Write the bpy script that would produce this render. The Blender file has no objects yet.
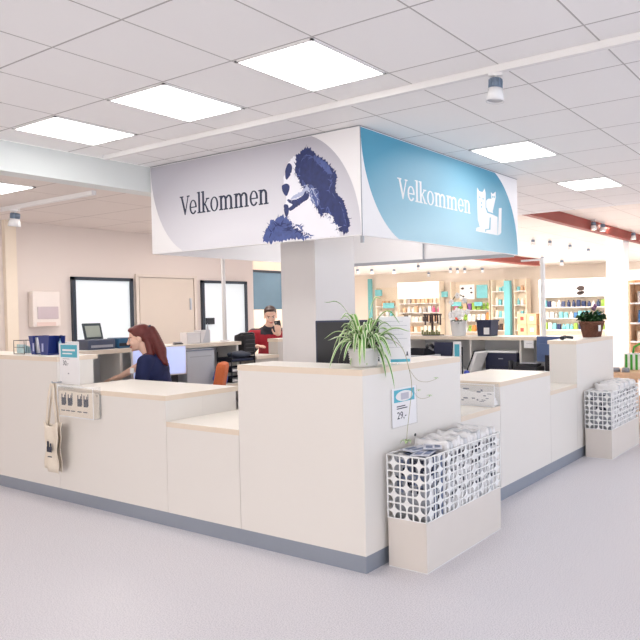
import bpy, bmesh, math, random
from mathutils import Vector, Matrix, noise
random.seed(7)
PI=math.pi
C=bpy.context.scene.collection
# ------------------------------------------------------------------ materials
def lin(c):
    return tuple((v/255/12.92 if v/255<=.04045 else ((v/255+.055)/1.055)**2.4) for v in c)+(1,)
MATS={}
def mat(name,col,rough=.5,metal=0,emit=0,vary=.03,scale=6,bump=0,trans=0,ecol=None,spec=.5,alpha=1):
    if name in MATS: return MATS[name]
    m=bpy.data.materials.new(name); m.use_nodes=True; nt=m.node_tree; b=nt.nodes['Principled BSDF']
    tc=nt.nodes.new('ShaderNodeTexCoord'); nz=nt.nodes.new('ShaderNodeTexNoise'); nz.inputs['Scale'].default_value=scale
    nt.links.new(tc.outputs['Object'],nz.inputs['Vector'])
    mx=nt.nodes.new('ShaderNodeMix'); mx.data_type='RGBA'
    c=lin(col); mx.inputs[6].default_value=tuple(max(0,v*(1-vary)) for v in c[:3])+(1,); mx.inputs[7].default_value=tuple(min(1,v*(1+vary)) for v in c[:3])+(1,)
    nt.links.new(nz.outputs['Fac'],mx.inputs[0]); nt.links.new(mx.outputs[2],b.inputs['Base Color'])
    b.inputs['Roughness'].default_value=rough; b.inputs['Metallic'].default_value=metal
    b.inputs['Specular IOR Level'].default_value=spec
    if emit:
        b.inputs['Emission Color'].default_value=lin(ecol or col); b.inputs['Emission Strength'].default_value=emit
    if trans: b.inputs['Transmission Weight'].default_value=trans
    if alpha<1: b.inputs['Alpha'].default_value=alpha
    if bump:
        bp=nt.nodes.new('ShaderNodeBump'); bp.inputs['Strength'].default_value=bump; nt.links.new(nz.outputs['Fac'],bp.inputs['Height']); nt.links.new(bp.outputs[0],b.inputs['Normal'])
    MATS[name]=m; return m
def math_node(nt,op,a,b=None,c=None):
    n=nt.nodes.new('ShaderNodeMath'); n.operation=op
    for i,v in enumerate((a,b,c)):
        if v is None: continue
        if isinstance(v,(int,float)): n.inputs[i].default_value=v
        else: nt.links.new(v,n.inputs[i])
    return n.outputs[0]
def grid_mat(name,col,line,px,py,ox,oy,w,vary=.02,rough=.8):
    m=bpy.data.materials.new(name); m.use_nodes=True; nt=m.node_tree; b=nt.nodes['Principled BSDF']
    tc=nt.nodes.new('ShaderNodeTexCoord'); sp=nt.nodes.new('ShaderNodeSeparateXYZ'); nt.links.new(tc.outputs['Object'],sp.inputs[0])
    fs=[]
    for o,p,off in ((sp.outputs[0],px,ox),(sp.outputs[1],py,oy)):
        a=math_node(nt,'SUBTRACT',o,off); a=math_node(nt,'DIVIDE',a,p); a=math_node(nt,'FRACT',a)
        a=math_node(nt,'SUBTRACT',a,.5); a=math_node(nt,'ABSOLUTE',a); a=math_node(nt,'GREATER_THAN',a,.5-w/p/2); fs.append(a)
    f=math_node(nt,'MAXIMUM',*fs)
    mx=nt.nodes.new('ShaderNodeMix'); mx.data_type='RGBA'; nt.links.new(f,mx.inputs[0]); mx.inputs[6].default_value=lin(col); mx.inputs[7].default_value=lin(line)
    nt.links.new(mx.outputs[2],b.inputs['Base Color']); b.inputs['Roughness'].default_value=rough; b.inputs['Specular IOR Level'].default_value=.15
    nz=nt.nodes.new('ShaderNodeTexNoise'); nz.inputs['Scale'].default_value=240; nt.links.new(tc.outputs['Object'],nz.inputs['Vector'])
    bp=nt.nodes.new('ShaderNodeBump'); bp.inputs['Strength'].default_value=.05; nt.links.new(nz.outputs['Fac'],bp.inputs['Height']); nt.links.new(bp.outputs[0],b.inputs['Normal'])
    return m
def floor_mat():
    m=bpy.data.materials.new('speckled_vinyl'); m.use_nodes=True; nt=m.node_tree; b=nt.nodes['Principled BSDF']
    tc=nt.nodes.new('ShaderNodeTexCoord')
    nz=nt.nodes.new('ShaderNodeTexNoise'); nz.inputs['Scale'].default_value=150; nz.inputs['Detail'].default_value=3; nt.links.new(tc.outputs['Object'],nz.inputs['Vector'])
    vo=nt.nodes.new('ShaderNodeTexVoronoi'); vo.inputs['Scale'].default_value=90; nt.links.new(tc.outputs['Object'],vo.inputs['Vector'])
    r=nt.nodes.new('ShaderNodeValToRGB'); r.color_ramp.elements[0].position=.36; r.color_ramp.elements[0].color=lin((203,201,208)); r.color_ramp.elements[1].position=.56; r.color_ramp.elements[1].color=lin((232,229,234))
    nt.links.new(nz.outputs['Fac'],r.inputs[0])
    g=math_node(nt,'LESS_THAN',vo.outputs['Distance'],.17)
    g=math_node(nt,'MULTIPLY',g,.28)
    mx=nt.nodes.new('ShaderNodeMix'); mx.data_type='RGBA'; nt.links.new(g,mx.inputs[0]); nt.links.new(r.outputs[0],mx.inputs[6]); mx.inputs[7].default_value=lin((165,163,174))
    nt.links.new(mx.outputs[2],b.inputs['Base Color']); b.inputs['Roughness'].default_value=.42; b.inputs['Specular IOR Level'].default_value=.45
    return m
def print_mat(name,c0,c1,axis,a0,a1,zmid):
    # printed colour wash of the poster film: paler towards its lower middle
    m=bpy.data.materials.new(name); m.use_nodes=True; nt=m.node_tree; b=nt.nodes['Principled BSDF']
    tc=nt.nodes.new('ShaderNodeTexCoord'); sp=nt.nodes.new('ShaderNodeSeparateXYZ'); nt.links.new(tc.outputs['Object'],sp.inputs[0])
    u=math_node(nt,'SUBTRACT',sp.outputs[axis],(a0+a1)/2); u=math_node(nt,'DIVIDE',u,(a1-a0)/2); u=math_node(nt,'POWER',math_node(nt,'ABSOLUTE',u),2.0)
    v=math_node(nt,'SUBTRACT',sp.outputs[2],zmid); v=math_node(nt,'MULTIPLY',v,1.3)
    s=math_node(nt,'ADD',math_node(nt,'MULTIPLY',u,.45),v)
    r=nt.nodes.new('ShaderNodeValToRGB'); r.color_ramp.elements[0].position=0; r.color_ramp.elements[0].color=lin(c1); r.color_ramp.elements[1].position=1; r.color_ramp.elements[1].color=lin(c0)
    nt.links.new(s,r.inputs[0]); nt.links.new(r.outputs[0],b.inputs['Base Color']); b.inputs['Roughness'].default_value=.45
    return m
M_panel=mat('white_laminate',(232,227,222),.35,vary=.008,scale=2)
M_top=mat('birch_worktop',(242,236,227),.4,vary=.015,scale=3)
M_edge=mat('birch_edge',(232,216,198),.5,vary=.03,scale=9)
M_plinth=mat('brushed_steel_plinth',(150,157,170),.38,.35,vary=.05,scale=3)
M_inside=mat('grey_shelf_interior',(206,208,212),.6,vary=.02)
M_white=mat('white_paint',(238,236,236),.5,vary=.01)
M_gloss=mat('white_plastic',(238,238,240),.25,vary=.01)
M_steel=mat('satin_aluminium',(176,180,188),.35,.6,vary=.03)
M_black=mat('black_plastic',(22,24,34),.4,vary=.08)
M_navy=mat('navy_plastic',(34,42,72),.4,vary=.06)
M_paper=mat('paper',(240,238,240),.7,vary=.01)
M_teal=mat('teal_print',(84,178,200),.5,vary=.02)
M_ink=mat('dark_ink',(38,44,66),.6,vary=.03)
M_greyink=mat('grey_ink',(150,152,160),.6)
M_wall=mat('blush_wall_paint',(226,215,209),.8,vary=.012,scale=1.5)
M_cream=mat('cream_shop_paint',(244,234,222),.75,vary=.012,scale=1)
M_light=mat('ceiling_light_diffuser',(255,253,250),.5,emit=6)
M_clear=mat('clear_acrylic',(250,252,255),.05,trans=0,vary=0,alpha=.08)
# ------------------------------------------------------------------ mesh builders
class MB:
    def __init__(s): s.bm=bmesh.new()
    def box(s,x0,x1,y0,y1,z0,z1,mi=0,bev=0,M=None):
        r=bmesh.ops.create_cube(s.bm,size=1)['verts']
        for v in r:
            v.co=Vector((x0+(v.co.x+.5)*(x1-x0),y0+(v.co.y+.5)*(y1-y0),z0+(v.co.z+.5)*(z1-z0)))
        fs=set(f for v in r for f in v.link_faces)
        if bev:
            es=set(e for v in r for e in v.link_edges)
            res=bmesh.ops.bevel(s.bm,geom=list(es)+list(r),offset=bev,segments=2,affect='EDGES',profile=.6)
            fs=set(f for f in res['faces'])|set(f for f in fs if f.is_valid)
            r=list(set(v for f in fs for v in f.verts))
        for f in fs: f.material_index=mi
        if M is not None:
            for v in r: v.co=M@v.co
        return s
    def cyl(s,p,q,r,r2=None,n=16,mi=0,cap=True):
        p=Vector(p);q=Vector(q); d=q-p; L=d.length; r2=r if r2 is None else r2
        rot=d.to_track_quat('Z','Y').to_matrix().to_4x4()
        Mx=Matrix.Translation((p+q)/2)@rot
        res=bmesh.ops.create_cone(s.bm,cap_ends=cap,segments=n,radius1=r,radius2=r2,depth=L,matrix=Mx)
        for f in set(f for v in res['verts'] for f in v.link_faces): f.material_index=mi; f.smooth=True
        return s
    def sph(s,c,r,mi=0,sc=(1,1,1),n=16,R=None):
        Mx=Matrix.Translation(c)@(R or Matrix.Identity(4))@Matrix.Diagonal((sc[0],sc[1],sc[2],1))
        res=bmesh.ops.create_uvsphere(s.bm,u_segments=n,v_segments=max(6,n*3//4),radius=r,matrix=Mx)
        for f in set(f for v in res['verts'] for f in v.link_faces): f.material_index=mi; f.smooth=True
        return s
    def tube(s,pts,r,n=8,mi=0):
        pts=[Vector(p) for p in pts]; rings=[]
        for i,p in enumerate(pts):
            d=(pts[min(i+1,len(pts)-1)]-pts[max(i-1,0)]).normalized()
            a=d.orthogonal().normalized() if i==0 else (rings_a-d*rings_a.dot(d)).normalized()
            rings_a=a; b=d.cross(a); rr=r[i] if isinstance(r,(list,tuple)) else r
            rings.append([s.bm.verts.new(p+(a*math.cos(2*PI*k/n)+b*math.sin(2*PI*k/n))*rr) for k in range(n)])
        for A,B in zip(rings,rings[1:]):
            for k in range(n):
                f=s.bm.faces.new((A[k],A[(k+1)%n],B[(k+1)%n],B[k])); f.material_index=mi; f.smooth=True
        for e in (rings[0][::-1],rings[-1]):
            f=s.bm.faces.new(e); f.material_index=mi
        return s
    def lathe(s,prof,c=(0,0,0),n=24,mi=0):
        rings=[]
        for r,z in prof: rings.append([s.bm.verts.new((c[0]+r*math.cos(2*PI*k/n),c[1]+r*math.sin(2*PI*k/n),c[2]+z)) for k in range(n)])
        for A,B in zip(rings,rings[1:]):
            for k in range(n):
                f=s.bm.faces.new((A[k],A[(k+1)%n],B[(k+1)%n],B[k])); f.material_index=mi; f.smooth=True
        s.bm.faces.new(rings[0][::-1]).material_index=mi; s.bm.faces.new(rings[-1]).material_index=mi
        return s
    def prism(s,pts,fn,h,mi=0):
        # pts 2D polygon, fn(u,v,w)->3D, extruded w 0..h
        a=[s.bm.verts.new(fn(u,v,0)) for u,v in pts]; b=[s.bm.verts.new(fn(u,v,h)) for u,v in pts]
        n=len(pts); fs=[s.bm.faces.new(a[::-1]),s.bm.faces.new(b)]
        for k in range(n): fs.append(s.bm.faces.new((a[k],a[(k+1)%n],b[(k+1)%n],b[k])))
        for f in fs: f.material_index=mi
        return s
    def ribbon(s,pts,w,up,mi=0,thick=0):
        pass
    def link(s,name,mats,parent=None,smooth=False,fix=True):
        if fix: bmesh.ops.recalc_face_normals(s.bm,faces=s.bm.faces)
        me=bpy.data.meshes.new(name); s.bm.to_mesh(me); s.bm.free()
        for m in (mats if isinstance(mats,(list,tuple)) else [mats]): me.materials.append(m)
        o=bpy.data.objects.new(name,me); C.objects.link(o)
        if parent is not None:
            o.parent=parent
        return o
def tag(o,label,cat,group=None,kind=None):
    o['label']=label; o['category']=cat
    if group: o['group']=group
    if kind: o['kind']=kind
    return o
def thing(name,label,cat,loc=(0,0,0),rz=0,group=None):
    o=bpy.data.objects.new(name,None); C.objects.link(o); o.location=loc; o.rotation_euler=(0,0,rz); o.empty_display_size=.05
    return tag(o,label,cat,group)
def struct(name,mb,m,kind='structure'):
    o=mb.link(name,m); o['kind']='structure'; return o
def dup(root,loc,rz=None,label=None,group=None,scale=None):
    def cp(o,par):
        c=o.copy(); C.objects.link(c)
        if par is not None: c.parent=par
        for ch in [q for q in C.objects if q.parent==o]: cp(ch,c)
        return c
    r=cp(root,None); r.location=loc
    if rz is not None: r.rotation_euler=(0,0,rz)
    if scale: r.scale=scale
    if label: r['label']=label
    if group: r['group']=group
    return r
def text_mesh(body,size,m,name,parent,M,align='LEFT',ext=.0006):
    cu=bpy.data.curves.new(name+'_tmp','FONT'); cu.body=body; cu.size=size; cu.extrude=ext; cu.align_x=align
    o=bpy.data.objects.new('tmp',cu); C.objects.link(o)
    dg=bpy.context.evaluated_depsgraph_get(); me=bpy.data.meshes.new_from_object(o.evaluated_get(dg))
    bpy.data.objects.remove(o); me.transform(M); me.name=name
    me.materials.clear(); me.materials.append(m)
    q=bpy.data.objects.new(name,me); C.objects.link(q); q.parent=parent; return q
# orientation matrices (u right as read, v up, w towards the viewer)
def facing_mx(o):   # plane seen from -X : u -> -Y
    return Matrix(((0,0,-1,o[0]),(-1,0,0,o[1]),(0,1,0,o[2]),(0,0,0,1)))
def facing_my(o):   # plane seen from -Y : u -> +X
    return Matrix(((1,0,0,o[0]),(0,0,-1,o[1]),(0,1,0,o[2]),(0,0,0,1)))
# ------------------------------------------------------------------ setting
struct('floor',MB().box(-6,26,-8,22,-.1,0),floor_mat())
struct('ceiling',MB().box(-6,8.9,-8,5.83,2.88,3.3),grid_mat('ceiling_tiles',(252,250,250),(190,186,185),.62,.604,2.484,3.013,.010))
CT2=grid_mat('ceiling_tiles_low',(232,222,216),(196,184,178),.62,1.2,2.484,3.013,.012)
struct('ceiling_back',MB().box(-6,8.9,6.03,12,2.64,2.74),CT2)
CT3=grid_mat('ceiling_tiles_shop',(248,240,232),(226,214,204),1.2,1.2,0,0,.02)
struct('ceiling_shop',MB().box(8.9,26,-8,22,3.1,3.2),CT3)
struct('trim_1',MB().box(-6,3.80,5.83,6.03,2.64,2.879).box(3.80,8.9,5.83,6.03,2.64,2.879),mat('soffit_white',(226,230,228),.6,vary=.01))   # bulkhead between the two ceilings
struct('wall_back',MB().box(-4,7.63,8.85,9.0,0,2.64),M_wall)
struct('wall_far',MB().box(24,24.2,-8,22,0,3.1),M_cream)
struct('wall_shop_left',MB().box(12.6,24,21.8,22,0,3.1),M_cream)
struct('wall_passage',MB().box(7.63,12.6,12.0,12.15,0,3.1).box(12.6,12.75,12.15,22,0,3.1),mat('passage_wall',(236,214,196),.8))
struct('trim_2',MB().box(8.88,8.9,5.83,12,2.74,3.1),M_white)
# pilaster at the left of the back wall
struct('trim_3',MB().box(3.93,4.05,8.78,8.85,0,2.64),mat('cream_trim',(236,222,204),.6))
# windows and door of the back wall
M_frame=mat('dark_window_frame',(34,44,58),.4)
M_pane=mat('frosted_daylight_pane',(226,236,240),.35,emit=.16,ecol=(236,242,245))
for i,(a,b,zt) in enumerate(((4.693,5.51,1.995),(6.612,7.464,2.0))):
    w=MB()
    zb=.1
    w.box(a,a+.042,8.80,8.85,zb,zt).box(b-.042,b,8.80,8.85,zb,zt).box(a,b,8.80,8.85,zt-.042,zt).box(a,b,8.80,8.85,zb,zb+.05)
    o=struct('window_%d'%(i+1),w,M_frame)
    MB().box(a+.042,b-.042,8.825,8.84,zb+.05,zt-.042).link('pane',M_pane,o)
    if i==1: MB().box(a+.06,a+.2,8.79,8.82,1.32,1.42).link('lock_case',M_black,o)
d=MB(); d.box(5.612,6.474,8.82,8.85,0,2.01,bev=.004)
do=struct('door_1',d,mat('beige_door',(214,202,190),.6,vary=.01))
MB().box(5.56,5.60,8.815,8.849,0,2.022).box(6.486,6.53,8.815,8.849,0,2.022).box(5.56,6.53,8.815,8.849,2.0222,2.06).link('door_frame',mat('door_frame_paint',(222,210,200),.6),do)
MB().box(6.40,6.42,8.80,8.82,1.55,1.72).link('hinge',M_steel,do)
# passage window (bluish glass) behind the second person
w=MB(); a,b=9.35,11.2
w.box(a,a+.05,11.94,12,.0,2.45).box(b-.05,b,11.94,12,0,2.45).box(a,b,11.94,12,2.4,2.45).box(9.86,9.92,11.94,12,1.0,2.4)
o=struct('window_3',w,M_frame); MB().box(a,b,11.965,11.985,1.55,2.4).link('pane',mat('blue_grey_glass',(98,124,142),.2,vary=.12,scale=2.5),o)
MB().box(a,b,11.965,11.985,.0,1.55).link('lower_pane',mat('lit_shop_behind_glass',(250,228,205),.4,vary=.1,scale=5,emit=.15),o)
# ------------------------------------------------------------------ counter island
def slab(x0,x1,y0,y1,zt,par,name='worktop',t=.037):
    b=MB(); b.box(x0,x1,y0,y1,zt-t,zt,0,.002)
    for f in b.bm.faces:
        if abs(f.normal.z)<.5: f.material_index=1
    return b.link(name,[M_top,M_edge],par,fix=True)
def counter(name,label,x0,x1,y0,y1,zt,face,topd,group=None):
    """box unit: front panel on `face`, side panels, worktop reaching topd inwards"""
    t=thing(name,label,'counter',((x0+x1)/2,(y0+y1)/2,0),0,group)
    cx,cy=(x0+x1)/2,(y0+y1)/2
    def L(b): 
        for v in b.bm.verts: v.co-=Vector((cx,cy,0))
        return b
    L(MB().box(x0+(.0015 if face=='y' else 0),x1-(.0015 if face=='y' else 0),y0+(.0015 if face=='x' else 0),y1-(.0015 if face=='x' else 0),.1,zt-.037)).link('carcass',M_panel,t)
    g=.0015
    if face=='x':
        b=MB(); b.box(x0,x0+topd,y0,y1,zt-.037,zt,0,.002)
    else:
        b=MB(); b.box(x0,x1,y0,y0+topd,zt-.037,zt,0,.002)
    for f in b.bm.faces:
        f.normal_update()
        if abs(f.normal.z)<.5: f.material_index=1
    L(b).link('worktop',[M_top,M_edge],t)
    return t
XF,YF=2.881,2.467
ZT,ZM,ZL=1.163,.922,.741
# near corner: L-shaped raised block
t=thing('reception_counter','tall corner block of white reception counter under the spider plant','counter',(XF,YF,0))
def Lshape(a,d0,d1): return [(0,0),(a,0),(a,d0),(d0,d0),(d0,d1),(0,d1)]
def fnz(z0): return lambda u,v,w:(u,v,z0+w)
MB().prism(Lshape(3.914-XF,.29,3.506-YF),fnz(.1),ZT-.037-.1).link('carcass',M_panel,t)
b=MB().prism(Lshape(3.916-XF,.30,3.508-YF),fnz(ZT-.037),.037)
for f in b.bm.faces:
    f.normal_update()
    if abs(f.normal.z)<.5: f.material_index=1
b.link('worktop',[M_top,M_edge],t)
D=.62
counter('reception_counter','low pass-through section of counter left of the tall corner block',XF,XF+.5,3.509,4.262,ZL,'x',D)
counter('reception_counter','mid-height counter section in front of the red-haired woman',XF,XF+.3,4.2625,5.66,ZM,'x',D)
counter('reception_counter','tall left end of white counter carrying the blue magazine holders',XF,XF+.29,5.661,7.6,ZT,'x',.33)
counter('reception_counter','low counter section holding the clear box of bags behind the near bin',3.9165,4.488,YF,YF+.5,ZL,'y',D)
counter('reception_counter','mid-height counter section on the right in front of the black printer',4.4885,5.425,YF,YF+.3,ZM,'y',D)
counter('reception_counter','low counter section beside the far tall block on the right',5.4255,6.05,YF,YF+.5,ZL,'y',D)
counter('reception_counter','tall far right counter block carrying the wicker plant basket',6.0505,7.13,YF,YF+.29,ZT,'y',.31)
tag(MB().prism([(XF+.004,YF+.004),(7.13,YF+.004),(7.13,YF+.02),(XF+.02,YF+.02),(XF+.02,7.6),(XF+.004,7.6)],lambda u,v,w:(u,v,w),.0995).link('kick_plate',M_plinth),'brushed steel kick plate along the foot of the white counter','plinth')
# side cheeks of the mid sections (seen above the low sections) are their carcasses carried back
def cheek(x0,x1,y0,y1,z0,z1,label):
    tag(MB().box(x0,x1,y0,y1,z0,z1).link('side_panel',M_panel),label,'panel')
cheek(XF+.3005,XF+D-.02,4.264,4.29,0,ZM-.038,'white end panel under the left mid-height worktop')
cheek(4.49,4.516,YF+.3005,YF+D-.02,0,ZM-.038,'white end panel under the right mid-height worktop')
cheek(XF+.5005,XF+D,3.51,4.262,0,ZL-.038,'white rear panel under the left low worktop')
cheek(3.9165,4.488,YF+.5005,YF+D,0,ZL-.038,'white rear panel under the low worktop behind the near bin')
cheek(5.4255,6.05,YF+.5005,YF+D,0,ZL-.038,'white rear panel under the low worktop by the far block')
# black cable hole on right face
# desks inside
t=thing('desk','white desk with the dark monitor inside the near counter corner','desk',(3.62,3.2,0))
slab(-.43,.28,-.42,.3,.74,t); MB().box(-.40,-.37,-.39,.27,0,.703).link('leg_panel',M_panel,t); MB().box(.22,.25,-.39,.27,0,.703).link('leg_panel',M_panel,t)
# back-left shelf unit along X
def shelf_unit(label,axis,a0,a1,f0,dep,zt,divs,shelfz,endbits=None):
    loc=((a0+a1)/2,f0,0) if axis=='x' else (f0,(a0+a1)/2,0)
    t=thing('shelf_unit',label,'shelving',loc)
    h=(a1-a0)/2
    def bx(b,u0,u1,w0,w1,z0,z1):
        if axis=='x': b.box(u0,u1,w0,w1,z0,z1)
        else: b.box(w0,w1,u0,u1,z0,z1)
        return b
    b=MB(); bx(b,-h-.02,h+.02,-.02,dep,zt-.04,zt)
    for f in b.bm.faces:
        f.normal_update()
        if abs(f.normal.z)<.5: f.material_index=1
    b.link('worktop',[M_top,M_edge],t)
    bx(MB(),-h,h,dep-.02,dep-.002,0,zt-.04).link('back_panel',M_inside,t)
    for q in divs: bx(MB(),q-(a0+a1)/2-.012,q-(a0+a1)/2+.012,0,dep-.02,0,zt-.04).link('side_panel',M_panel,t)
    for q in shelfz:
        bx(MB(),-h+.013,h-.013,.003,dep-.021,q-.02,q).link('shelf',M_inside,t)
    return t
shelf_unit('grey-backed shelf unit with birch top running behind the red-haired woman','x',3.3,5.12,6.2,.36,1.17,[3.32,3.74,5.10],[.5])
shelf_unit('open shelf unit with birch top behind the right counter, holding the black printer','y',2.80,5.6,6.7,.34,1.165,[2.83,3.41,4.07,4.96,5.58],[.765,.40])
t=thing('desk','work desk below the left shelf unit where the woman types','desk',(4.25,5.95,0))
slab(-.75,.86,-.10,.23,.74,t); MB().box(-.74,-.71,-.08,.22,0,.70).link('leg_panel',M_panel,t); MB().box(.81,.84,-.08,.22,0,.70).link('leg_panel',M_panel,t)
t=thing('desk','work desk along the right shelf unit below the printer','desk',(6.42,3.7,0))
slab(-.3,.25,-.85,1.2,.74,t); MB().box(-.27,-.24,-.8,1.15,0,.70).link('leg_panel',M_panel,t)
# structural column
struct('column',MB().box(4.50,5.04,4.39,4.83,0,2.879),mat('column_paint',(228,224,224),.6,vary=.01))
# support poles
tag(MB().cyl((5.06,6.36,1.171),(5.06,6.36,2.64),.022).cyl((5.06,6.36,1.171),(5.06,6.36,1.185),.05).link('support_pole',M_white),'slim white pole rising from left shelf unit to the low ceiling','pole')
p=thing('support_pole','slim white pole with side arm rising above the right shelf unit','pole',(6.88,3.20,1.166))
MB().box(-.02,.02,-.02,.02,0,.89).link('upright',M_white,p)
MB().box(-.012,.012,.0205,.27,.86,.88).link('arm',M_white,p)
# ------------------------------------------------------------------ hanging sign
sg=thing('hanging_sign','square white hanging sign box with dog picture and blue welcome panel','sign',(3.84,3.262,2.06))
SX,SY,SZ=2.552,2.556,.812
M_sign=mat('sign_board_white',(240,238,240),.5,vary=.006)
MB().box(0,.03,0,SY,0,SZ).link('board',M_sign,sg)
MB().box(.0305,SX,0,.03,0,SZ).link('board',M_sign,sg)
MB().box(.0305,SX,SY-.03,SY,0,SZ).link('board',M_sign,sg)
MB().box(SX-.03,SX,.0305,SY-.0305,0,SZ).link('board',M_sign,sg)
MB().box(SX-.045,SX-.03,.031,SY-.031,-.018,.02).link('rail',M_steel,sg); MB().box(.05,.065,.035,.06,-.05,.1).link('corner_bracket',M_steel,sg)
MB().box(-.003,.005,-.003,.0,-.004,SZ).link('corner_trim',mat('trim_grey',(150,154,164),.4,.3),sg); MB().prism([(-.003,-.003),(SX,-.003),(SX,.03),(.03,.03),(.03,SY),(-.003,SY)],lambda u,v,w:(u,v,SZ+.0005+w),.004).link('edge_trim',mat('trim_grey',(150,154,164),.4,.3),sg)
MB().box(SX-.06,SX-.045,1.2,1.215,-.02,.35).link('hanger_bar',M_steel,sg)
def leaf(u0,u1,n=16):
    pts=[]
    for k in range(n+1):
        t=1.25*k/n; pts.append((u0*(1-math.cos(t))/(1-math.cos(1.25)),1-math.sin(t)/math.sin(1.25)))
    for k in range(n+1):
        t=1.25*k/n; pts.append((1-u1*(1-math.cos(t))/(1-math.cos(1.25)),math.sin(t)/math.sin(1.25)))
    return pts
lf=leaf(.175,.19)
e=.001
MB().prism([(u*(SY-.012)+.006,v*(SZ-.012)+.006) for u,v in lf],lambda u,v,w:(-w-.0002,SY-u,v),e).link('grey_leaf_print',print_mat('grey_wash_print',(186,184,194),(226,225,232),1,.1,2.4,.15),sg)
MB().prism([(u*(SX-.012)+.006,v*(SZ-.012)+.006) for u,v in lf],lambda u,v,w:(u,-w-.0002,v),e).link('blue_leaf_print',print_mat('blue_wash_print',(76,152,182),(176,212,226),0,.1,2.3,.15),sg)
# --- serif lettering, drawn as outlines
def arc(cx,cy,rx,ry,a0,a1,n=14): return [(cx+rx*math.cos(math.radians(a0+(a1-a0)*k/n)),cy+ry*math.sin(math.radians(a0+(a1-a0)*k/n))) for k in range(n+1)]
def R(x0,y0,x1,y1): return [(x0,y0),(x1,y0),(x1,y1),(x0,y1)]
XH,AH,CH=.70,1.06,.96; S=.135; T=.062
def stem(x,h,top=True):
    g=[R(x,0,x+S,h),R(x-.075,0,x+S+.075,T)]
    if top: g.append([(x-.085,h-T),(x+.02,h-T),(x+.02,h),(x-.085,h-.015)])
    return g
def arch(x0,x1):   # from stem right edge x0 to leg with right edge x1
    cx=(x0+x1)/2-.01; ro=(x1-x0)/2+.01
    out=arc(cx,XH-.22,ro,.225,160,0,12); inn=arc(cx-.01,XH-.26,ro-S+.015,.185,10,150,12)
    return [out+inn,R(x1-S,0,x1,XH-.2),R(x1-S-.075,0,x1+.075,T)]
G={}
G['V']=([[(0.03,CH),(.16,CH),(.40,.16),(.35,0),(.31,0)],[(.31,0),(.37,0),(.64,CH),(.575,CH),(.34,.16)],R(-.04,CH-T,.24,CH),R(.50,CH-T,.71,CH)],.66)
G['l']=(stem(.09,AH),.30)
G['k']=(stem(.09,AH)+[[(.20,.30),(.27,.37),(.53,XH),(.45,XH),(.20,.40)],[(.27,.37),(.33,.42),(.60,0),(.46,0)],R(.36,XH-T,.60,XH),R(.40,0,.66,T)],.64)
def ring(cx,cy,rx,ry,wx,wy,a0=0,a1=360,n=30): return arc(cx,cy,rx,ry,a0,a1,n)+arc(cx,cy,rx-wx,ry-wy,a1,a0,n)
G['o']=([ring(.31,XH/2,.28,XH/2+.012,.115,.055,0,180),ring(.31,XH/2,.28,XH/2+.012,.115,.055,180,360)],.64)
G['e']=([ring(.30,XH/2,.27,XH/2+.012,.112,.055,0,180),ring(.30,XH/2,.27,XH/2+.012,.112,.075,180,325),R(.12,XH/2-.035,.57,XH/2+.02)],.60)
G['n']=(stem(.09,XH)+arch(.14,.56),.68)
G['m']=(stem(.09,XH)+arch(.14,.55)+arch(.49,.92),1.04)
def word(s,size,width,fn,h,name,m,par):
    x=0;ps=[]
    for ch in s:
        g,adv=G[ch]
        for p in g: ps.append([((a+x),b) for a,b in p])
        x+=adv
    k=width/x; b=MB()
    for i,p in enumerate(ps): b.prism([(a*k,c*size) for a,c in p],fn,h+.00002*i)
    return b.link(name,m,par)
word('Velkommen',.178,1.145,lambda u,v,w:(-w-.0013,5.383-3.262-u,.325+v),.001,'lettering',mat('navy_lettering',(18,32,64),.5),sg)
word('Velkommen',.172,1.125,lambda u,v,w:(.451+u,-w-.0013,.335+v),.001,'lettering',M_white,sg)
# --- dog print
def rough(pts,amp,step=.02,seed=1):
    out=[]; rnd=random.Random(seed)
    sp=lambda: amp*(rnd.uniform(-1,1) if rnd.random()<.65 else rnd.uniform(-2.2,2.2))
    for i in range(len(pts)):
        a=Vector(pts[i]);b2=Vector(pts[(i+1)%len(pts)]); L=(b2-a).length; n=max(1,int(L/step)); nn=Vector((b2.y-a.y,a.x-b2.x)).normalized()
        for k in range(n):
            q=a.lerp(b2,k/n)+nn*sp()*(1 if k else .3); out.append((q.x,q.y))
    return out
def smooth_poly(pts,n=3):
    out=[];N=len(pts)
    for i in range(N):
        p0,p1,p2,p3=[Vector(pts[(i+j-1)%N]) for j in range(4)]
        for k in range(n):
            t=k/n; q=.5*((2*p1)+(-p0+p2)*t+(2*p0-5*p1+4*p2-p3)*t*t+(-p0+3*p1-3*p2+p3)*t*t*t); out.append((q.x,q.y))
    return out
D_white=[(4.002, 2.695), (3.953, 2.734), (3.912, 2.736), (3.9, 2.63), (3.853, 2.506), (3.77, 2.5), (3.746, 2.392), (3.722, 2.331), (3.66, 2.228), (3.577, 2.253), (3.499, 2.167), (3.482, 2.095), (3.483, 2.065), (3.77, 2.064), (3.859, 2.122), (3.96, 2.189), (4.031, 2.27), (4.065, 2.318), (4.041, 2.392), (4.06, 2.469), (4.069, 2.538), (4.044, 2.633)]
D_head=[(3.922, 2.722), (3.876, 2.76), (3.828, 2.784), (3.749, 2.758), (3.681, 2.698), (3.585, 2.635), (3.511, 2.555), (3.503, 2.497), (3.524, 2.413), (3.45, 2.341), (3.397, 2.23), (3.381, 2.144), (3.411, 2.082), (3.485, 2.109), (3.531, 2.184), (3.577, 2.246), (3.635, 2.258), (3.665, 2.232), (3.703, 2.286), (3.736, 2.333), (3.752, 2.437), (3.797, 2.497), (3.858, 2.485), (3.891, 2.533), (3.936, 2.612), (3.928, 2.678)]
D_eye=[(4.002, 2.688), (3.97, 2.661), (3.978, 2.61), (4.021, 2.562), (4.042, 2.569), (4.045, 2.625), (4.028, 2.668)]
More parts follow.
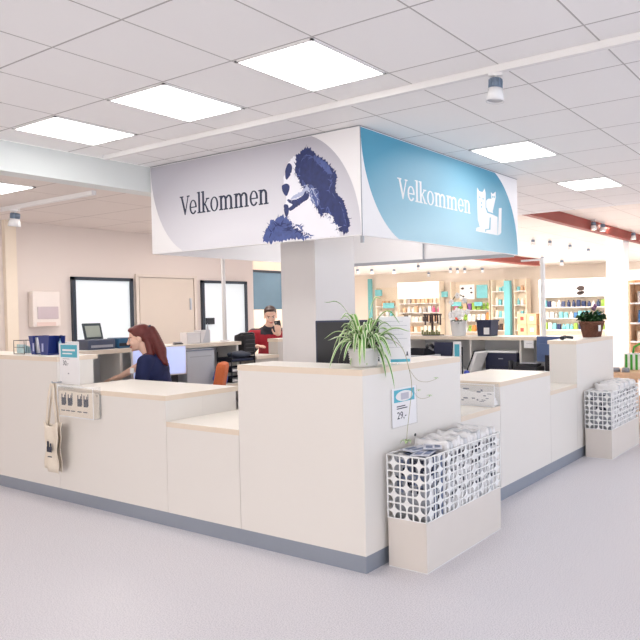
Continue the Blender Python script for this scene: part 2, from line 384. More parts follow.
D_nose=[(4.086, 2.517), (4.033, 2.526), (4.002, 2.505), (4.01, 2.464), (4.036, 2.429), (4.061, 2.442), (4.081, 2.471)]
D_mouth=[(4.027, 2.398), (3.933, 2.389), (3.86, 2.411), (3.829, 2.445), (3.789, 2.433), (3.8, 2.383), (3.862, 2.359), (3.935, 2.329), (3.998, 2.305), (4.014, 2.329), (3.971, 2.352), (4.013, 2.374)]
D_chin=[(4.07, 2.357), (4.028, 2.357), (4.014, 2.314), (4.029, 2.27), (4.05, 2.263), (4.066, 2.303)]
D_body=[(4.317, 2.075), (4.294, 2.154), (4.236, 2.226), (4.148, 2.265), (4.052, 2.264), (4.001, 2.22), (3.878, 2.183), (3.849, 2.129), (3.779, 2.102), (3.763, 2.073), (4.026, 2.071)]
D_ear=[(3.783, 2.491), (3.743, 2.472), (3.69, 2.387), (3.683, 2.313), (3.732, 2.329), (3.771, 2.365), (3.784, 2.44)]
D_spot=[(3.73, 2.712), (3.662, 2.681), (3.586, 2.621), (3.549, 2.559), (3.587, 2.556), (3.644, 2.621), (3.721, 2.674)]
D_shade=[(3.838, 2.483), (3.783, 2.491), (3.778, 2.439), (3.818, 2.444), (3.86, 2.415), (3.932, 2.399), (3.995, 2.402), (3.931, 2.433), (3.859, 2.448)]
dog=bpy.data.objects.new('dog_print',None)
b=MB(); 
pf=lambda off:(lambda u,v,w:(-off-w,u-3.262,v-2.06))
b.prism(rough(smooth_poly(D_body,2),.010,.012,3),pf(.0013),.0004,2)
b.prism(rough(D_white,.006,.015,2),pf(.0013),.0008,0)
b.prism(rough(smooth_poly(D_shade,2),.003,.01,9),pf(.0013),.0010,3)
b.prism(rough(smooth_poly(D_head,2),.009,.008,5),pf(.0013),.0013,1)
for k,pg in enumerate((D_eye,D_nose,D_mouth,D_chin)): b.prism(rough(smooth_poly(pg,3),.003,.01,11+k),pf(.0013),.0016+.0001*k,1)
b.prism(rough(smooth_poly(D_ear,2),.006,.01,21),pf(.0013),.0021,2)
b.prism(rough(smooth_poly(D_spot,2),.006,.01,22),pf(.0013),.0022,2)
bpy.data.objects.remove(dog)
def tufts(pg,n,L,mi,off,seed,inward=.3):
    rnd=random.Random(seed); N=len(pg); cx=sum(p[0] for p in pg)/N; cy=sum(p[1] for p in pg)/N
    for k in range(n):
        i=rnd.randrange(N); t=rnd.random(); a=Vector(pg[i]).lerp(Vector(pg[(i+1)%N]),t)
        if a.y<2.085 or a.y>2.85: continue
        e_=(Vector(pg[(i+1)%N])-Vector(pg[i])).normalized(); o_=Vector((a.x-cx,a.y-cy)).normalized()
        d_=(e_*rnd.choice((-1,1))*.7+o_*rnd.uniform(-.2,.9)+Vector((0,-.5))).normalized(); w_=Vector((-d_.y,d_.x))*L*.10
        a=a-o_*L*inward; q=a+d_*L*rnd.uniform(.6,1.2)
        if q.y<2.066 : continue
        b.prism([(a.x-w_.x,a.y-w_.y),(a.x+w_.x,a.y+w_.y),(q.x,q.y)],pf(off+.00002*(k%9)),.0002,mi)
tufts(D_head,150,.045,1,.0027,31,.35); tufts(D_head,60,.05,2,.0030,32,1.2); tufts(D_body,90,.05,2,.0027,33,.4); tufts(D_body,50,.06,1,.0030,34,1.3)
tufts(D_white[9:17],50,.045,0,.0034,35,.2); tufts(D_spot,40,.03,2,.0030,36,.1); tufts(D_ear,30,.04,3,.0034,37,.6); tufts(D_shade,14,.03,3,.0034,38,.2)
b.link('dog_print',[mat('print_white',(236,236,244),.5),mat('print_navy',(34,46,100),.5,vary=.55,scale=26),mat('print_mid_blue',(72,88,146),.5,vary=.6,scale=20),mat('print_pale_blue',(176,184,212),.5)],sg)
C_big=[(5.544, 2.664), (5.583, 2.634), (5.646, 2.634), (5.69, 2.677), (5.707, 2.633), (5.7, 2.484), (5.732, 2.446), (5.856, 2.442), (5.943, 2.423), (5.936, 2.236), (5.687, 2.238), (5.507, 2.24), (5.517, 2.273), (5.58, 2.288), (5.546, 2.357), (5.541, 2.465), (5.542, 2.601)]
C_small=[(5.815, 2.657), (5.853, 2.644), (5.913, 2.676), (5.911, 2.614), (5.879, 2.543), (5.843, 2.468), (5.852, 2.451), (5.742, 2.457), (5.715, 2.495), (5.717, 2.56), (5.756, 2.584), (5.823, 2.593)]
C_tail=[(5.976, 2.517), (6.033, 2.526), (6.016, 2.272), (5.991, 2.252), (5.944, 2.237)]
C_line=[(5.709, 2.485), (5.732, 2.442), (5.836, 2.437), (5.923, 2.425), (5.924, 2.437), (5.841, 2.449), (5.751, 2.453), (5.728, 2.487)]
C_leg=[(5.781, 2.401), (5.764, 2.287), (5.689, 2.275), (5.682, 2.251), (5.701, 2.253), (5.705, 2.27), (5.789, 2.28), (5.801, 2.403)]
C_dots=[(5.59, 2.576), (5.653, 2.57), (5.624, 2.525), (5.617, 2.488), (5.848, 2.615), (5.881, 2.618)]
pr=lambda off:(lambda u,v,w:(u-3.84,-off-w,v-2.06))
b=MB()
for k,pg in enumerate((C_big,C_small,C_tail)): b.prism(pg,pr(.0013),.0010+.0001*k,0)
for pg in (C_line,C_leg): b.prism(pg,pr(.0013),.0016,1)
for (u,v) in C_dots: b.prism([(u+.011*math.cos(q*PI/4),v+.011*math.sin(q*PI/4)) for q in range(8)],pr(.0013),.0017,1)
b.link('cat_print',[M_white,mat('print_line_blue',(130,186,206),.5)],sg)
# ------------------------------------------------------------------ ceiling lights, tracks, spots
def ceiling_light(x0,y0,z,label,emit=M_light,w=.6,h=.58):
    t=thing('ceiling_light',label,'light',(x0+w/2,y0+h/2,z),0,'square ceiling light panels')
    MB().box(-w/2,w/2,-h/2,-h/2+.015,-.008,-.0005).box(-w/2,w/2,h/2-.015,h/2,-.008,-.0005).box(-w/2,-w/2+.015,-h/2,h/2,-.008,-.0005).box(w/2-.015,w/2,-h/2,h/2,-.008,-.0005).link('frame',M_white,t)
    MB().box(-w/2+.015,w/2-.015,-h/2+.015,h/2-.015,-.006,-.0005).link('diffuser',emit,t)
for (x0,y0,lab) in ((2.494,2.42,'large bright square ceiling light nearest the hanging sign top left'),(2.494,3.63,'bright ceiling light in the middle of the row of three on the left'),
                    (2.494,4.84,'bright ceiling light at the far left end of the row of three, by the bulkhead'),
                    (4.974,2.42,'bright ceiling light just beyond the spotlight, above the blue sign panel'),(6.834,2.42,'smallest bright ceiling light, furthest right beyond the blue sign panel')):
    ceiling_light(x0,y0,2.88,lab)
M_light2=mat('added_light_diffuser_inner',(255,253,250),.5,emit=4.5)  # unseen panels added inside the sign box to brighten its boards and the column
for x0,y0 in ((4.974,3.63),(4.974,4.84),(5.594,4.236)): ceiling_light(x0,y0,2.88,'unseen ceiling light added to brighten the hanging sign box, hidden behind its white boards',emit=M_light2)
ceiling_light(2.50,6.35,2.64,'bright light in the lower ceiling at the left edge behind the bulkhead')
tag(MB().box(3.325,3.36,-2,5.70,2.838,2.879,bev=.002).link('light_track',M_white),'long white light track crossing the main ceiling in front of the sign','light track')
tag(MB().box(3.46,3.50,6.12,7.9,2.60,2.639,bev=.003).link('light_track',M_white),'short white light track on the low ceiling at the left','light track')
M_bulb=mat('lit_lamp',(255,240,215),.5,emit=14)
def spot(x,y,z,label,rz=0,tilt=0,s=1.0,lit=True,group=None,cat='spotlight'):
    t=thing('spotlight',label,cat,(x,y,z),rz,group)
    t.scale=(s,s,s)
    MB().box(-.02,.02,-.05,.05,-.03,0).cyl((0,0,-.05),(0,0,-.03),.012).link('mount',M_white,t)
    Rm=Matrix.Translation((0,0,-.05))@Matrix.Rotation(tilt,4,'X')
    b=MB(); b.cyl((0,0,-.07),(0,0,0),.047,.045,20)
    for k in range(10):
        a=2*PI*k/10; b.box(.044,.052,-.004,.004,-.065,-.008,M=Matrix.Rotation(a,4,'Z'))
    for v in b.bm.verts: v.co=Rm@v.co
    b.link('heat_sink',mat('grey_heat_sink',(120,136,156),.4,.4),t)
    b=MB().lathe([(.045,-.069),(.052,-.07),(.068,-.16),(.062,-.16),(.045,-.1)],n=24)
    for v in b.bm.verts: v.co=Rm@v.co
    b.link('shade',M_gloss,t)
    b=MB().cyl((0,0,-.150),(0,0,-.146),.058,n=20)
    for v in b.bm.verts: v.co=Rm@v.co
    b.link('lens',M_bulb if lit else mat('lens_off',(215,215,220),.2),t)
    return t
spot(3.343,1.83,2.845,'white spotlight hanging from the main ceiling track right of the sign',.4,.05,s=.80,lit=False)
spot(3.48,7.55,2.60,'white spotlight hanging from the low ceiling track at the left edge',.4,.1,s=.85,lit=False)
# red beams of the shop ceiling
M_red=mat('oxide_red_steel',(150,62,50),.5,vary=.1,scale=3)
tag(MB().box(8.95,17.5,4.47,4.53,2.93,3.099).box(8.95,17.5,4.44,4.56,2.905,2.93).link('ceiling_beam',M_red),'oxide red steel beam running along the shop ceiling at the right','beam')
tag(MB().box(13.0,20.2,9.5,9.6,2.90,3.099).box(13,20.2,9.42,9.68,2.87,2.90).link('ceiling_beam',M_red),'shorter red beam seen under the hanging sign, further inside the shop','beam')
SP=[(11.72,4.40),(12.1,4.36),(13.97,4.35),(13.9,6.7),(14.38,6.49),(15.65,6.51),(17.1,6.58),(20.1,6.8),(18.8,8.75),(20.5,8.83),(19.3,16.65),(19.7,16.3),(20.3,15.7),(19.1,13.7),(23.2,16.1),(21.4,13.84),(21.6,13.65),(21.8,13.44),(22.3,12.94)]
for i,(x,y) in enumerate(SP):
    spot(x,y,3.099,'small warm spotlight on the shop ceiling, red beam side' if i<3 else 'small warm round spotlight on the far shop ceiling',i*.7,0,s=(.9 if i<3 else (.8 if i<7 else 1.1)),group='spotlights along the red beam' if i<3 else 'spotlights on the shop ceiling')
for i,(x,y,e2) in enumerate(((12.5,5.2,120),(16,8,150),(20,11,190),(19,15,190),(20,18.5,150),(20.5,6.5,150),(11,10.5,45),(14,2,90))):
    l=bpy.data.lights.new('shop_lamp','AREA'); l.energy=e2*.85; l.shape='DISK'; l.size=1.6; l.color=(1,.93,.84)
    o=bpy.data.objects.new('shop_lamp',l); C.objects.link(o); o.location=(x,y,3.05); 
# ------------------------------------------------------------------ wire bins
M_wire=mat('white_powder_coated_metal',(240,240,240),.4,vary=.01)
M_binbase=mat('pale_birch_laminate',(220,212,206),.5,vary=.02)
def petal(n=5):
    # quarter-round opening in a unit cell, sharp corner at lower left
    m=.10; pts=[(m,m)]
    for k in range(n+1): 
        a=PI/2*k/n; pts.append((m+(1-2*m)*math.cos(a)**.8,m+(1-2*m)*math.sin(a)**.8))
    return pts
def panel_cells(bm,ncol,nrow,cw,chh,fn,th):
    cell=petal(5)
    # outer square points matched to the 7 inner points
    outer=[(0,0),(1,0),(1,.25),(1,.62),(1,1),(.62,1),(.25,1),(0,1)]
    inner=cell+[]  # 7 points
    outer=[(0,0),(1,0),(1,.4),(1,1),(1,1),(.4,1),(0,1)]
    for i in range(ncol):
        for j in range(nrow):
            fx=(i%2==1); fy=((i//2+j)%2==1)
            lo=[];hi=[]
            def T(p):
                u=1-p[0] if fx else p[0]; v=1-p[1] if fy else p[1]
                return ((i+u)*cw,(j+v)*chh)
            A=[T(p) for p in outer];B=[T(p) for p in inner]
            va=[[bm.verts.new(fn(u,v,w)) for u,v in A] for w in (0,th)]
            vb=[[bm.verts.new(fn(u,v,w)) for u,v in B] for w in (0,th)]
            n=7
            for k in range(n):
                k2=(k+1)%n
                for s in (0,1):
                    vs=[va[s][k],va[s][k2],vb[s][k2],vb[s][k]]
                    if (va[s][k].co-va[s][k2].co).length<1e-6: vs=[va[s][k],vb[s][k2],vb[s][k]]
                    bm.faces.new(vs)
                bm.faces.new((vb[0][k],vb[0][k2],vb[1][k2],vb[1][k]))
def wire_bin(label,x0,y0,L=.872,W=.272,nr=8):
    t=thing('bag_bin',label,'bin',(x0,y0,0))
    zb=.285; zt=.655
    b=MB().box(0,L,0,.012,.004,zb).box(0,L,W-.012,W,.004,zb).box(0,.012,.0125,W-.0125,.004,zb).box(L-.012,L,.0125,W-.0125,.004,zb).box(.0125,L-.0125,.0125,W-.0125,.25,.26)
    b.link('base_box',M_binbase,t)
    f=MB().box(-.002,L+.002,-.002,W+.002,0,.0035).link('foot_frame',M_wire,t)
    c=(zt-zb)/nr
    for (nm,nc,fn) in (('front_panel',18,lambda u,v,w:(u,w,zb+v)),('rear_panel',18,lambda u,v,w:(u,W-.003+w,zb+v)),('end_panel',6,lambda u,v,w:(w,W-u,zb+v)),('end_panel',6,lambda u,v,w:(L-.003+w,u,zb+v))):
        b=MB(); panel_cells(b.bm,nc,nr,(L if nc==18 else W)/nc,c,fn,.003); b.link(nm,M_wire,t)
    b=MB()
    for (p,q) in (((0,0),(L,0)),((L,0),(L,W)),((L,W),(0,W)),((0,W),(0,0))):
        b.cyl((p[0],p[1],zt),(q[0],q[1],zt),.005,n=8)
    for (p,q) in ((0,0),(L,0),(L,W),(0,W)): b.cyl((p,q,zb),(p,q,zt),.005,n=8)
    b.link('rim',M_wire,t)
    return t
NB=(3.045,2.162); FB=(6.18,2.165)
wire_bin('near white wire bin with petal-cut sides against the counter corner',*NB)
wire_bin('far white wire bin with petal-cut sides beside the far tall counter block',*FB)
M_bag=mat('white_bag_plastic',(240,238,238),.45,vary=.03,scale=30)
M_bagblue=mat('blue_grey_bag_print',(112,126,156),.5,vary=.3,scale=40)
def bag_mesh(w,h,th,seed,print_side,dark):
    rnd=random.Random(seed); b=MB()
    # folded soft slab in the YZ plane, wavy top
    n=9; sec=[]
    for i in range(n+1):
        y=-w/2+w*i/n; zt=h+.008*math.sin(i*1.7+seed)+rnd.uniform(-.004,.004); ex=.003*math.sin(i*2.1+seed)
        sec.append([b.bm.verts.new(p) for p in ((-th/2+ex,y,0),(th/2+ex,y,0),(th/2*1.15+ex,y,h*.5),(th/2*.9+ex,y,zt*.95),(ex,y,zt),(-th/2*.9+ex,y,zt*.95),(-th/2*1.15+ex,y,h*.5))])
    for A,B in zip(sec,sec[1:]):
        for k in range(7):
            f=b.bm.faces.new((A[k],A[(k+1)%7],B[(k+1)%7],B[k])); f.smooth=True
            zc=sum(v.co.z for v in f.verts)/4
    b.bm.faces.new(sec[0][::-1]); b.bm.faces.new(sec[-1])
    for f in b.bm.faces:
        yc=f.calc_center_median()
        if dark and yc.y<-w/2+w*.12 and yc.z>h*.55: f.material_index=1
    return b
def fill_bin(bx,by,label_near,grp,seed0,n=20):
    protos=[]
    x=bx+.036
    rnd=random.Random(seed0)
    for k in range(n):
        th=.030 if k<5 else .036
        h=.385+(.0 if k<6 else .045+.012*rnd.random())
        if k>=6 and k%3==0: h+=.012
        t=thing('folded_bag',label_near[0] if k<6 else label_near[1],'bag',(x+th/2,by+.136,.262),0,grp[0] if k<6 else grp[1])
        bag_mesh(.236,h,th*.86,seed0+k,1,False).link('bag_body',(M_bagblue if (0<k<6 and k%2==0 and seed0==100) else mat('grey_bag_side',(168,172,180),.5,vary=.15,scale=20) if k==0 else M_bag) if k%4!=3 else mat('grey_bag_plastic',(216,218,222),.45,vary=.1,scale=30),t)
        if k>=6 or k%2:
            # printed dark logo patches on the edge facing the aisle and on the top fold
            q=MB()
            z0=h*.80
            q.box(-th*.30,th*.22,-.1245,-.1185,z0-.03,z0+.012+.008*rnd.random(),bev=.002)
            for r in range(3):
                zz=z0-.075-.07*r; q.box(-th*.3,th*.15*rnd.random()+.002,-.1215,-.1185,zz-.03*rnd.random()-.008,zz)
            q.link('printed_logo',M_ink if k%4 else M_greyink,t)
        if k==0:
            q=MB()
            for r in range(26):
                yy=rnd.uniform(-.112,.075); zz=h*rnd.uniform(.42,.92); q.box(-th*.62,-th*.50,yy,yy+rnd.uniform(.02,.045),zz,zz+rnd.uniform(.012,.03))
            q.link('printed_cover',M_bagblue if seed0==100 else M_greyink,t)
            q=MB()
            for r in range(22 if seed0==100 else 12):
                yy=rnd.uniform(-.112,.085); zz=h*rnd.uniform(.45,.94); q.box(-th*.68,-th*.50,yy,yy+rnd.uniform(.015,.035),zz,zz+rnd.uniform(.01,.028))
            q.link('printed_cover',M_ink,t)
        x+=th+.0035+(.003 if k%5==0 else 0)
        if x>bx+.872-.05: break
fill_bin(NB[0],NB[1],('blue-grey printed folded bag at the corner end of the near bin','white folded carrier bag with dark logo standing in the near bin'),('blue-grey folded bags in the near bin','white folded bags in the near bin'),100,24)
fill_bin(FB[0],FB[1],('folded bag standing at the near end of the far bin','white folded carrier bag filling the far bin'),('bags at the near end of the far bin','white folded bags in the far bin'),300,24)
# catalogues lying over the blue-grey bags
cat_label='leaflet with blue-grey cover lying tilted on the near bin corner'
for k,(dx,dy,rz) in enumerate(((.10,.08,.3),(.15,.17,-.25),(.22,.10,.6))):
    o=thing('leaflet',cat_label,'leaflet',(NB[0]+dx,NB[1]+dy,.660+.007*k),rz,'leaflets on the near bin')
    MB().box(-.08,.08,-.055,.055,0,.005).link('cover',mat('leaflet_cover',(206,208,220),.4,vary=.15,scale=40),o)
    MB().box(-.05,.06,-.045,-.012,.005,.0056).box(-.06,.01,.0,.04,.005,.0056).link('printed_picture',M_bagblue,o)
# ------------------------------------------------------------------ clear holders + tote
def holder(label,loc,mx,w,h,dep,bags,lab2,grp,white):
    t=thing('clear_holder',label,'holder',loc); 
    b=MB(); b.box(0,w,0,.004,0,h).box(0,w,dep-.004,dep,0,h).box(0,.004,.0042,dep-.0042,0,h).box(w-.004,w,.0042,dep-.0042,0,h).box(.0042,w-.0042,.0042,dep-.0042,0,.004)
    for v in b.bm.verts: v.co=mx@v.co
    b.link('acrylic_box',M_clear,t)
    b=MB().box(0,w,-.003,-.0005,0,.008).box(0,w,-.003,-.0005,h-.006,h).box(0,.005,-.003,-.0005,.008,h-.006).box(w-.005,w,-.003,-.0005,.008,h-.006)
    for v in b.bm.verts: v.co=mx@v.co
    b.link('edge_strip',M_gloss,t)
    M4=Matrix.Translation(loc)@mx
    step=(dep-.012)/bags
    for k in range(bags):
        c=MB()
        hh=h*(.80 if not white else .55)*(1-.04*(k%3)) 
        c.box(.010,w-.010,.006+step*k,.006+step*(k+.9),.006,hh,bev=.003)
        for v in c.bm.verts:
            v.co.z+=(.05*math.sin((v.co.x/w)*PI*.9+k) *(.9 if white else .25) if v.co.z>hh*.6 else 0)
        tt=thing('folded_tote' if not white else 'folded_bag',lab2,'bag',M4@Vector((0,0,0)),0,grp)
        for v in c.bm.verts: v.co=mx@v.co
        c.link('cloth',mat('natural_canvas',(232,220,204),.9,vary=.05,scale=60) if not white else M_bag,tt)
        if k==0:
            c=MB()
            yv=.0055
            if not white:
                for cx in (.075,.165,.30,.385):
                    c.box(cx-.028,cx+.028,.002+.0025,yv,.09,.15); c.box(cx-.026,cx-.014,.0045,yv,.15,.178); c.box(cx+.012,cx+.024,.0045,yv,.15,.172); c.box(cx+.03,cx+.038,.0045,yv,.10,.19)
                for cx in (.07,.14,.21,.30,.38): c.box(cx-.03,cx+.025,.0045,yv,.045,.053)
            else:
                rnd=random.Random(5)
                for q in range(16):
                    cx=rnd.uniform(.03,w-.05); z=rnd.uniform(.03,.13); c.box(cx,cx+rnd.uniform(.015,.04),.0045,yv,z,z+rnd.uniform(.004,.012))
            for v in c.bm.verts: v.co=mx@v.co
            c.link('printed_pattern',M_ink if not white else mat('mid_grey_print',(110,116,134),.6),tt)
mxl=Matrix(((0,1,0,0),(-1,0,0,0),(0,0,1,0),(0,0,0,1)))   # u->-Y , depth->+X
holder('clear acrylic holder of folded cotton totes fixed on the left counter face',(XF-.062,5.545,.705),mxl,.50,.245,.058,4,'cream cotton tote bag with small dark cat prints folded in the left holder','folded cotton totes in the left holder',False)
mxr=Matrix(((0,1,0,0),(-1,0,0,0),(0,0,1,0),(0,0,0,1)))
holder('clear acrylic box of white bags standing on the low right counter section',(4.385,YF+.365,ZL+.002),mxr,.375,.172,.07,3,'white printed bag bunched up in the clear box on the right counter','white bags in the clear box',True)
# hanging tote
tt=thing('tote_bag','cream cotton tote bag hanging by its straps on the left counter face','bag',(XF-.075,5.60,.30))
b=MB()
rows=[(.26,.125),(.40,.13),(.455,.118),(.50,.10)]
def cloth_strip(cols,nz,fn,mi=0):
    g=[[b.bm.verts.new(fn(i/cols,j/nz)) for i in range(cols+1)] for j in range(nz+1)]
    for j in range(nz):
        for i in range(cols):
            f=b.bm.faces.new((g[j][i],g[j][i+1],g[j+1][i+1],g[j+1][i])); f.smooth=True; f.material_index=mi
def tf(side):
    def fn(u,v):
        w=.095+.012*math.sin(v*3)+.012*math.sin(v*11); 
        y=(.5-u)*2*w*(1 if v<.85 else 1+.35*(v-.85)/.15)
        x=side*(.014+.010*math.sin(u*PI))+.012*math.sin(u*9+v*3)*(1-v*.3)
        return (x,y+.02*(1-v),-.02+v*.36+.02*math.cos(u*PI*2)*(1 if v==1 else 0)-(.03*u if v==0 else 0))
    return fn
cloth_strip(14,10,tf(-1)); cloth_strip(14,10,tf(1))
bmesh.ops.remove_doubles(b.bm,verts=b.bm.verts,dist=.004)
o=b.link('bag_cloth',mat('natural_canvas',(232,220,204),.9),tt); md=o.modifiers.new('s','SOLIDIFY'); md.thickness=.003
b=MB()
for s in (-1,1):
    for q in (-1,1):
        pts=[(s*.008-.004,q*.075,.32),(s*.01,q*.06,.42),(s*.012,q*.035,.55),(s*.010+.01,q*.012,.66)]
        for p,r in zip(pts,pts[1:]):
            p=Vector(p);r=Vector(r); d=Vector((0,.013,0)); n=Vector((.0015,0,0))
            vs=[b.bm.verts.new(x) for x in (p-d-n,p+d-n,r+d-n,r-d-n,p-d+n,p+d+n,r+d+n,r-d+n)]
            for f in ((0,1,2,3),(7,6,5,4),(0,4,5,1),(1,5,6,2),(2,6,7,3),(3,7,4,0)): b.bm.faces.new([vs[i] for i in f])
b.link('strap',mat('natural_canvas',(232,220,204),.9),tt)
MB().box(-.034,-.030,-.03,.035,.12,.16).box(-.034,-.030,-.028,-.012,.16,.19).box(-.034,-.030,.01,.03,.15,.205).box(-.034,-.030,-.03,.03,.08,.087).link('printed_logo',M_ink,tt)
tag(MB().cyl((-.0,0,0),(-.07,0,0),.005).cyl((-.07,0,0),(-.074,0,.012),.005).link('bag_hook',M_steel),'small steel hook on the left counter holding the cotton tote','hook').location=(XF,5.60,.965)
# ------------------------------------------------------------------ signs with prices
def price_card(label,M4,w,h,head,lines,price,psize,parts='price_sign'):
    t=thing(parts,label,'price sign'); t.matrix_world=M4
    MB().box(0,w,0,h,0,.003).link('card',M_paper,t)
    MB().box(.008*w*10,w-.008*w*10,h-head,h-.01,.003,.0036).link('blue_header',M_teal,t)
    return t
pc=price_card('small white and blue price sign reading 29,- on the near counter face',facing_my((3.135,YF-.0045,.79)),.245,.232,.085,0,'',0)
MB().prism(arc(.122,.182,.085,.032,0,360,28)[:-1],lambda u,v,w:(u,v,.0038+w),.0004).link('white_oval',M_white,pc)
MB().box(.085,.165,.160,.200,.0046,.0050).link('grey_block',mat('card_grey',(196,194,206),.6),pc)
text_mesh('29,-',.062,M_ink,'price_text',pc,Matrix.Translation((.045,.045,.0036)),ext=.0003)
MB().box(.045,.13,.118,.124,.003,.0036).box(.045,.15,.105,.111,.003,.0036).link('text_line',M_ink,pc)
MB().box(-.006,.251,-.006,-.0005,-.001,.006).box(-.006,-.0005,-.0005,.232,-.001,.006).box(.2455,.251,-.0005,.232,-.001,.006).link('clear_sleeve',M_clear,pc)
tag(MB().cyl((3.372,YF-.001,.71),(3.372,YF+.001,.71),.010).link('cable_hole',M_black),'small round black hole in the near counter face above the bin','hole')
pc=price_card('white and blue price card on the left counter above the folded totes',facing_mx((2.905,5.665,.948)),.285,.325,.11,0,'',0)
MB().box(.05,.235,.265,.28,.0036,.0040).box(.05,.19,.240,.25,.0036,.0040).link('header_text',M_white,pc)
text_mesh('30,-',.055,M_ink,'price_text',pc,Matrix.Translation((.05,.15,.0033)),ext=.0003)
MB().box(.05,.15,.20,.204,.003,.0036).box(.12,.14,.08,.09,.003,.0036).link('text_line',M_greyink,pc)
MB().box(0,.285,-.0255,-.0235,-.02,.06).box(0,.285,-.0235,0,-.02,-.017).link('clear_stand',M_clear,pc)
# paper notice in stand on the tall corner block
th_=.30
Mn=Matrix.Translation((3.235,2.63,ZT+.002))@Matrix.Rotation(-.85,4,'Z')@Matrix(((1,0,0,0),(0,0,-1,0),(0,1,0,0),(0,0,0,1)))
nt_=thing('notice_stand','white printed notice in a clear stand beside the spider plant','notice'); nt_.matrix_world=Mn
MB().box(0,.195,.004,.29,0,.003).link('paper_sheet',M_paper,nt_)
MB().box(.07,.19,.006,.024,.003,.0036).link('teal_strip',M_teal,nt_)
b=MB()
for k in range(7): b.box(.03,.03+.12+.03*math.sin(k*2.1),.26-.027*k,.2615-.027*k,.003,.0035)
b.link('text_line',M_greyink,nt_)
MB().box(.165,.18,.045,.049,.003,.0036).prism([(.168,.049),(.178,.049),(.176,.07),(.170,.07)],lambda u,v,w:(u,v,.003+w),.0006).link('small_logo',M_ink,nt_)
MB().box(0,.195,0,.004,-.04,.02).link('stand_foot',M_clear,nt_)
# ------------------------------------------------------------------ plants
def leafblade(b,base,dir2,L,rise,droop,w,mi=(0,1),n=12,twist=0):
    d=Vector((math.cos(dir2),math.sin(dir2),0)); side=Vector((-d.y,d.x,0))
    p=[]
    for i in range(n+1):
        t=i/n; r=L*(t*.9+.0); z=rise*math.sin(min(1,t*1.15)*PI*.6)-droop*t*t
        p.append(Vector(base)+d*r*(1-.25*t*t*droop/(L+.01))+Vector((0,0,z)))
    rows=[]
    for i,q in enumerate(p):
        t=i/n; ww=w*(math.sin(PI*min(1,(t*.85+.12)))**.7)*(1 if i<n else .05)
        sd=(side*math.cos(twist*t)+Vector((0,0,1))*math.sin(twist*t))
        up=Vector((0,0,-.25*ww))
        rows.append([b.bm.verts.new(q-sd*ww-up*1),b.bm.verts.new(q-sd*ww*.5),b.bm.verts.new(q+up),b.bm.verts.new(q+sd*ww*.5),b.bm.verts.new(q+sd*ww-up*1)])
    for A,B in zip(rows,rows[1:]):
        for k in range(4):
            f=b.bm.faces.new((A[k],A[k+1],B[k+1],B[k])); f.smooth=True; f.material_index=mi[0] if k in (1,2) else mi[1]
M_green=mat('leaf_green',(84,142,52),.45,vary=.25,scale=30); M_pale=mat('leaf_cream_margin',(226,236,200),.5,vary=.1)
M_green2=mat('leaf_bright_green',(128,180,76),.45,vary=.2,scale=30)
pl=thing('spider_plant','spider plant with striped arching leaves in a ribbed grey pot on tall corner','plant',(3.055,2.60,ZT+.001))
prof=[(.070,0),(.076,.003)]
for k in range(7): prof+=[(.076+.0022*k,.006+.0145*k),(.084+.0022*k,.013+.0145*k)]
prof+=[(.098,.112),(.09,.112),(.086,.09)]
MB().lathe(prof,n=32).link('pot',mat('grey_ribbed_ceramic',(222,220,218),.5,vary=.03),pl)
MB().cyl((0,0,.090),(0,0,.094),.084,n=20).link('soil',mat('potting_soil',(60,44,34),.95,vary=.3,scale=60),pl)
b=MB(); rnd=random.Random(4)
for k in range(76):
    a=2*PI*k/76*5.03+rnd.uniform(-.2,.2); ring=(k%4)/3
    L=.10+.15*rnd.random()*(.4+ring); rise=.05+.15*(1-ring*.4)*rnd.random()+.03; droop=.02+.22*ring*rnd.random()
    leafblade(b,(.02*math.cos(a),.02*math.sin(a),.10),a,L,rise,droop,.011+.006*rnd.random(),mi=((0,1) if k%3 else (2,1)),twist=rnd.uniform(-.5,.5))
# long signature leaves
vd=math.atan2(.506,.862)            # direction of the viewing axis
lf_=vd+PI/2; rt_=vd-PI/2
leafblade(b,(0,0,.12),lf_+.1,.25,.26,-.02,.009,mi=(0,1),twist=.4)
leafblade(b,(0,0,.12),lf_-.2,.30,.12,.07,.008,mi=(2,1),twist=.4)
leafblade(b,(0,0,.12),lf_+.3,.22,.10,.20,.009,mi=(0,1),twist=.3)
leafblade(b,(.01,0,.12),rt_-.1,.27,.26,.12,.013,mi=(0,2),twist=.2)
leafblade(b,(.01,0,.10),rt_-.45,.30,.07,.30,.019,mi=(0,1),twist=-.3)
leafblade(b,(.01,0,.10),rt_-.6,.24,.08,.24,.017,mi=(0,1),twist=-.3)
leafblade(b,(.01,0,.10),rt_-1.3,.14,.06,.17,.011,mi=(0,1))
leafblade(b,(.01,0,.10),rt_-1.8,.13,.06,.17,.011,mi=(0,1))
leafblade(b,(.01,0,.10),rt_-2.4,.16,.07,.18,.011,mi=(0,1))
leafblade(b,(.0,0,.12),rt_+.3,.12,.28,-.02,.014,mi=(2,1),twist=.5)
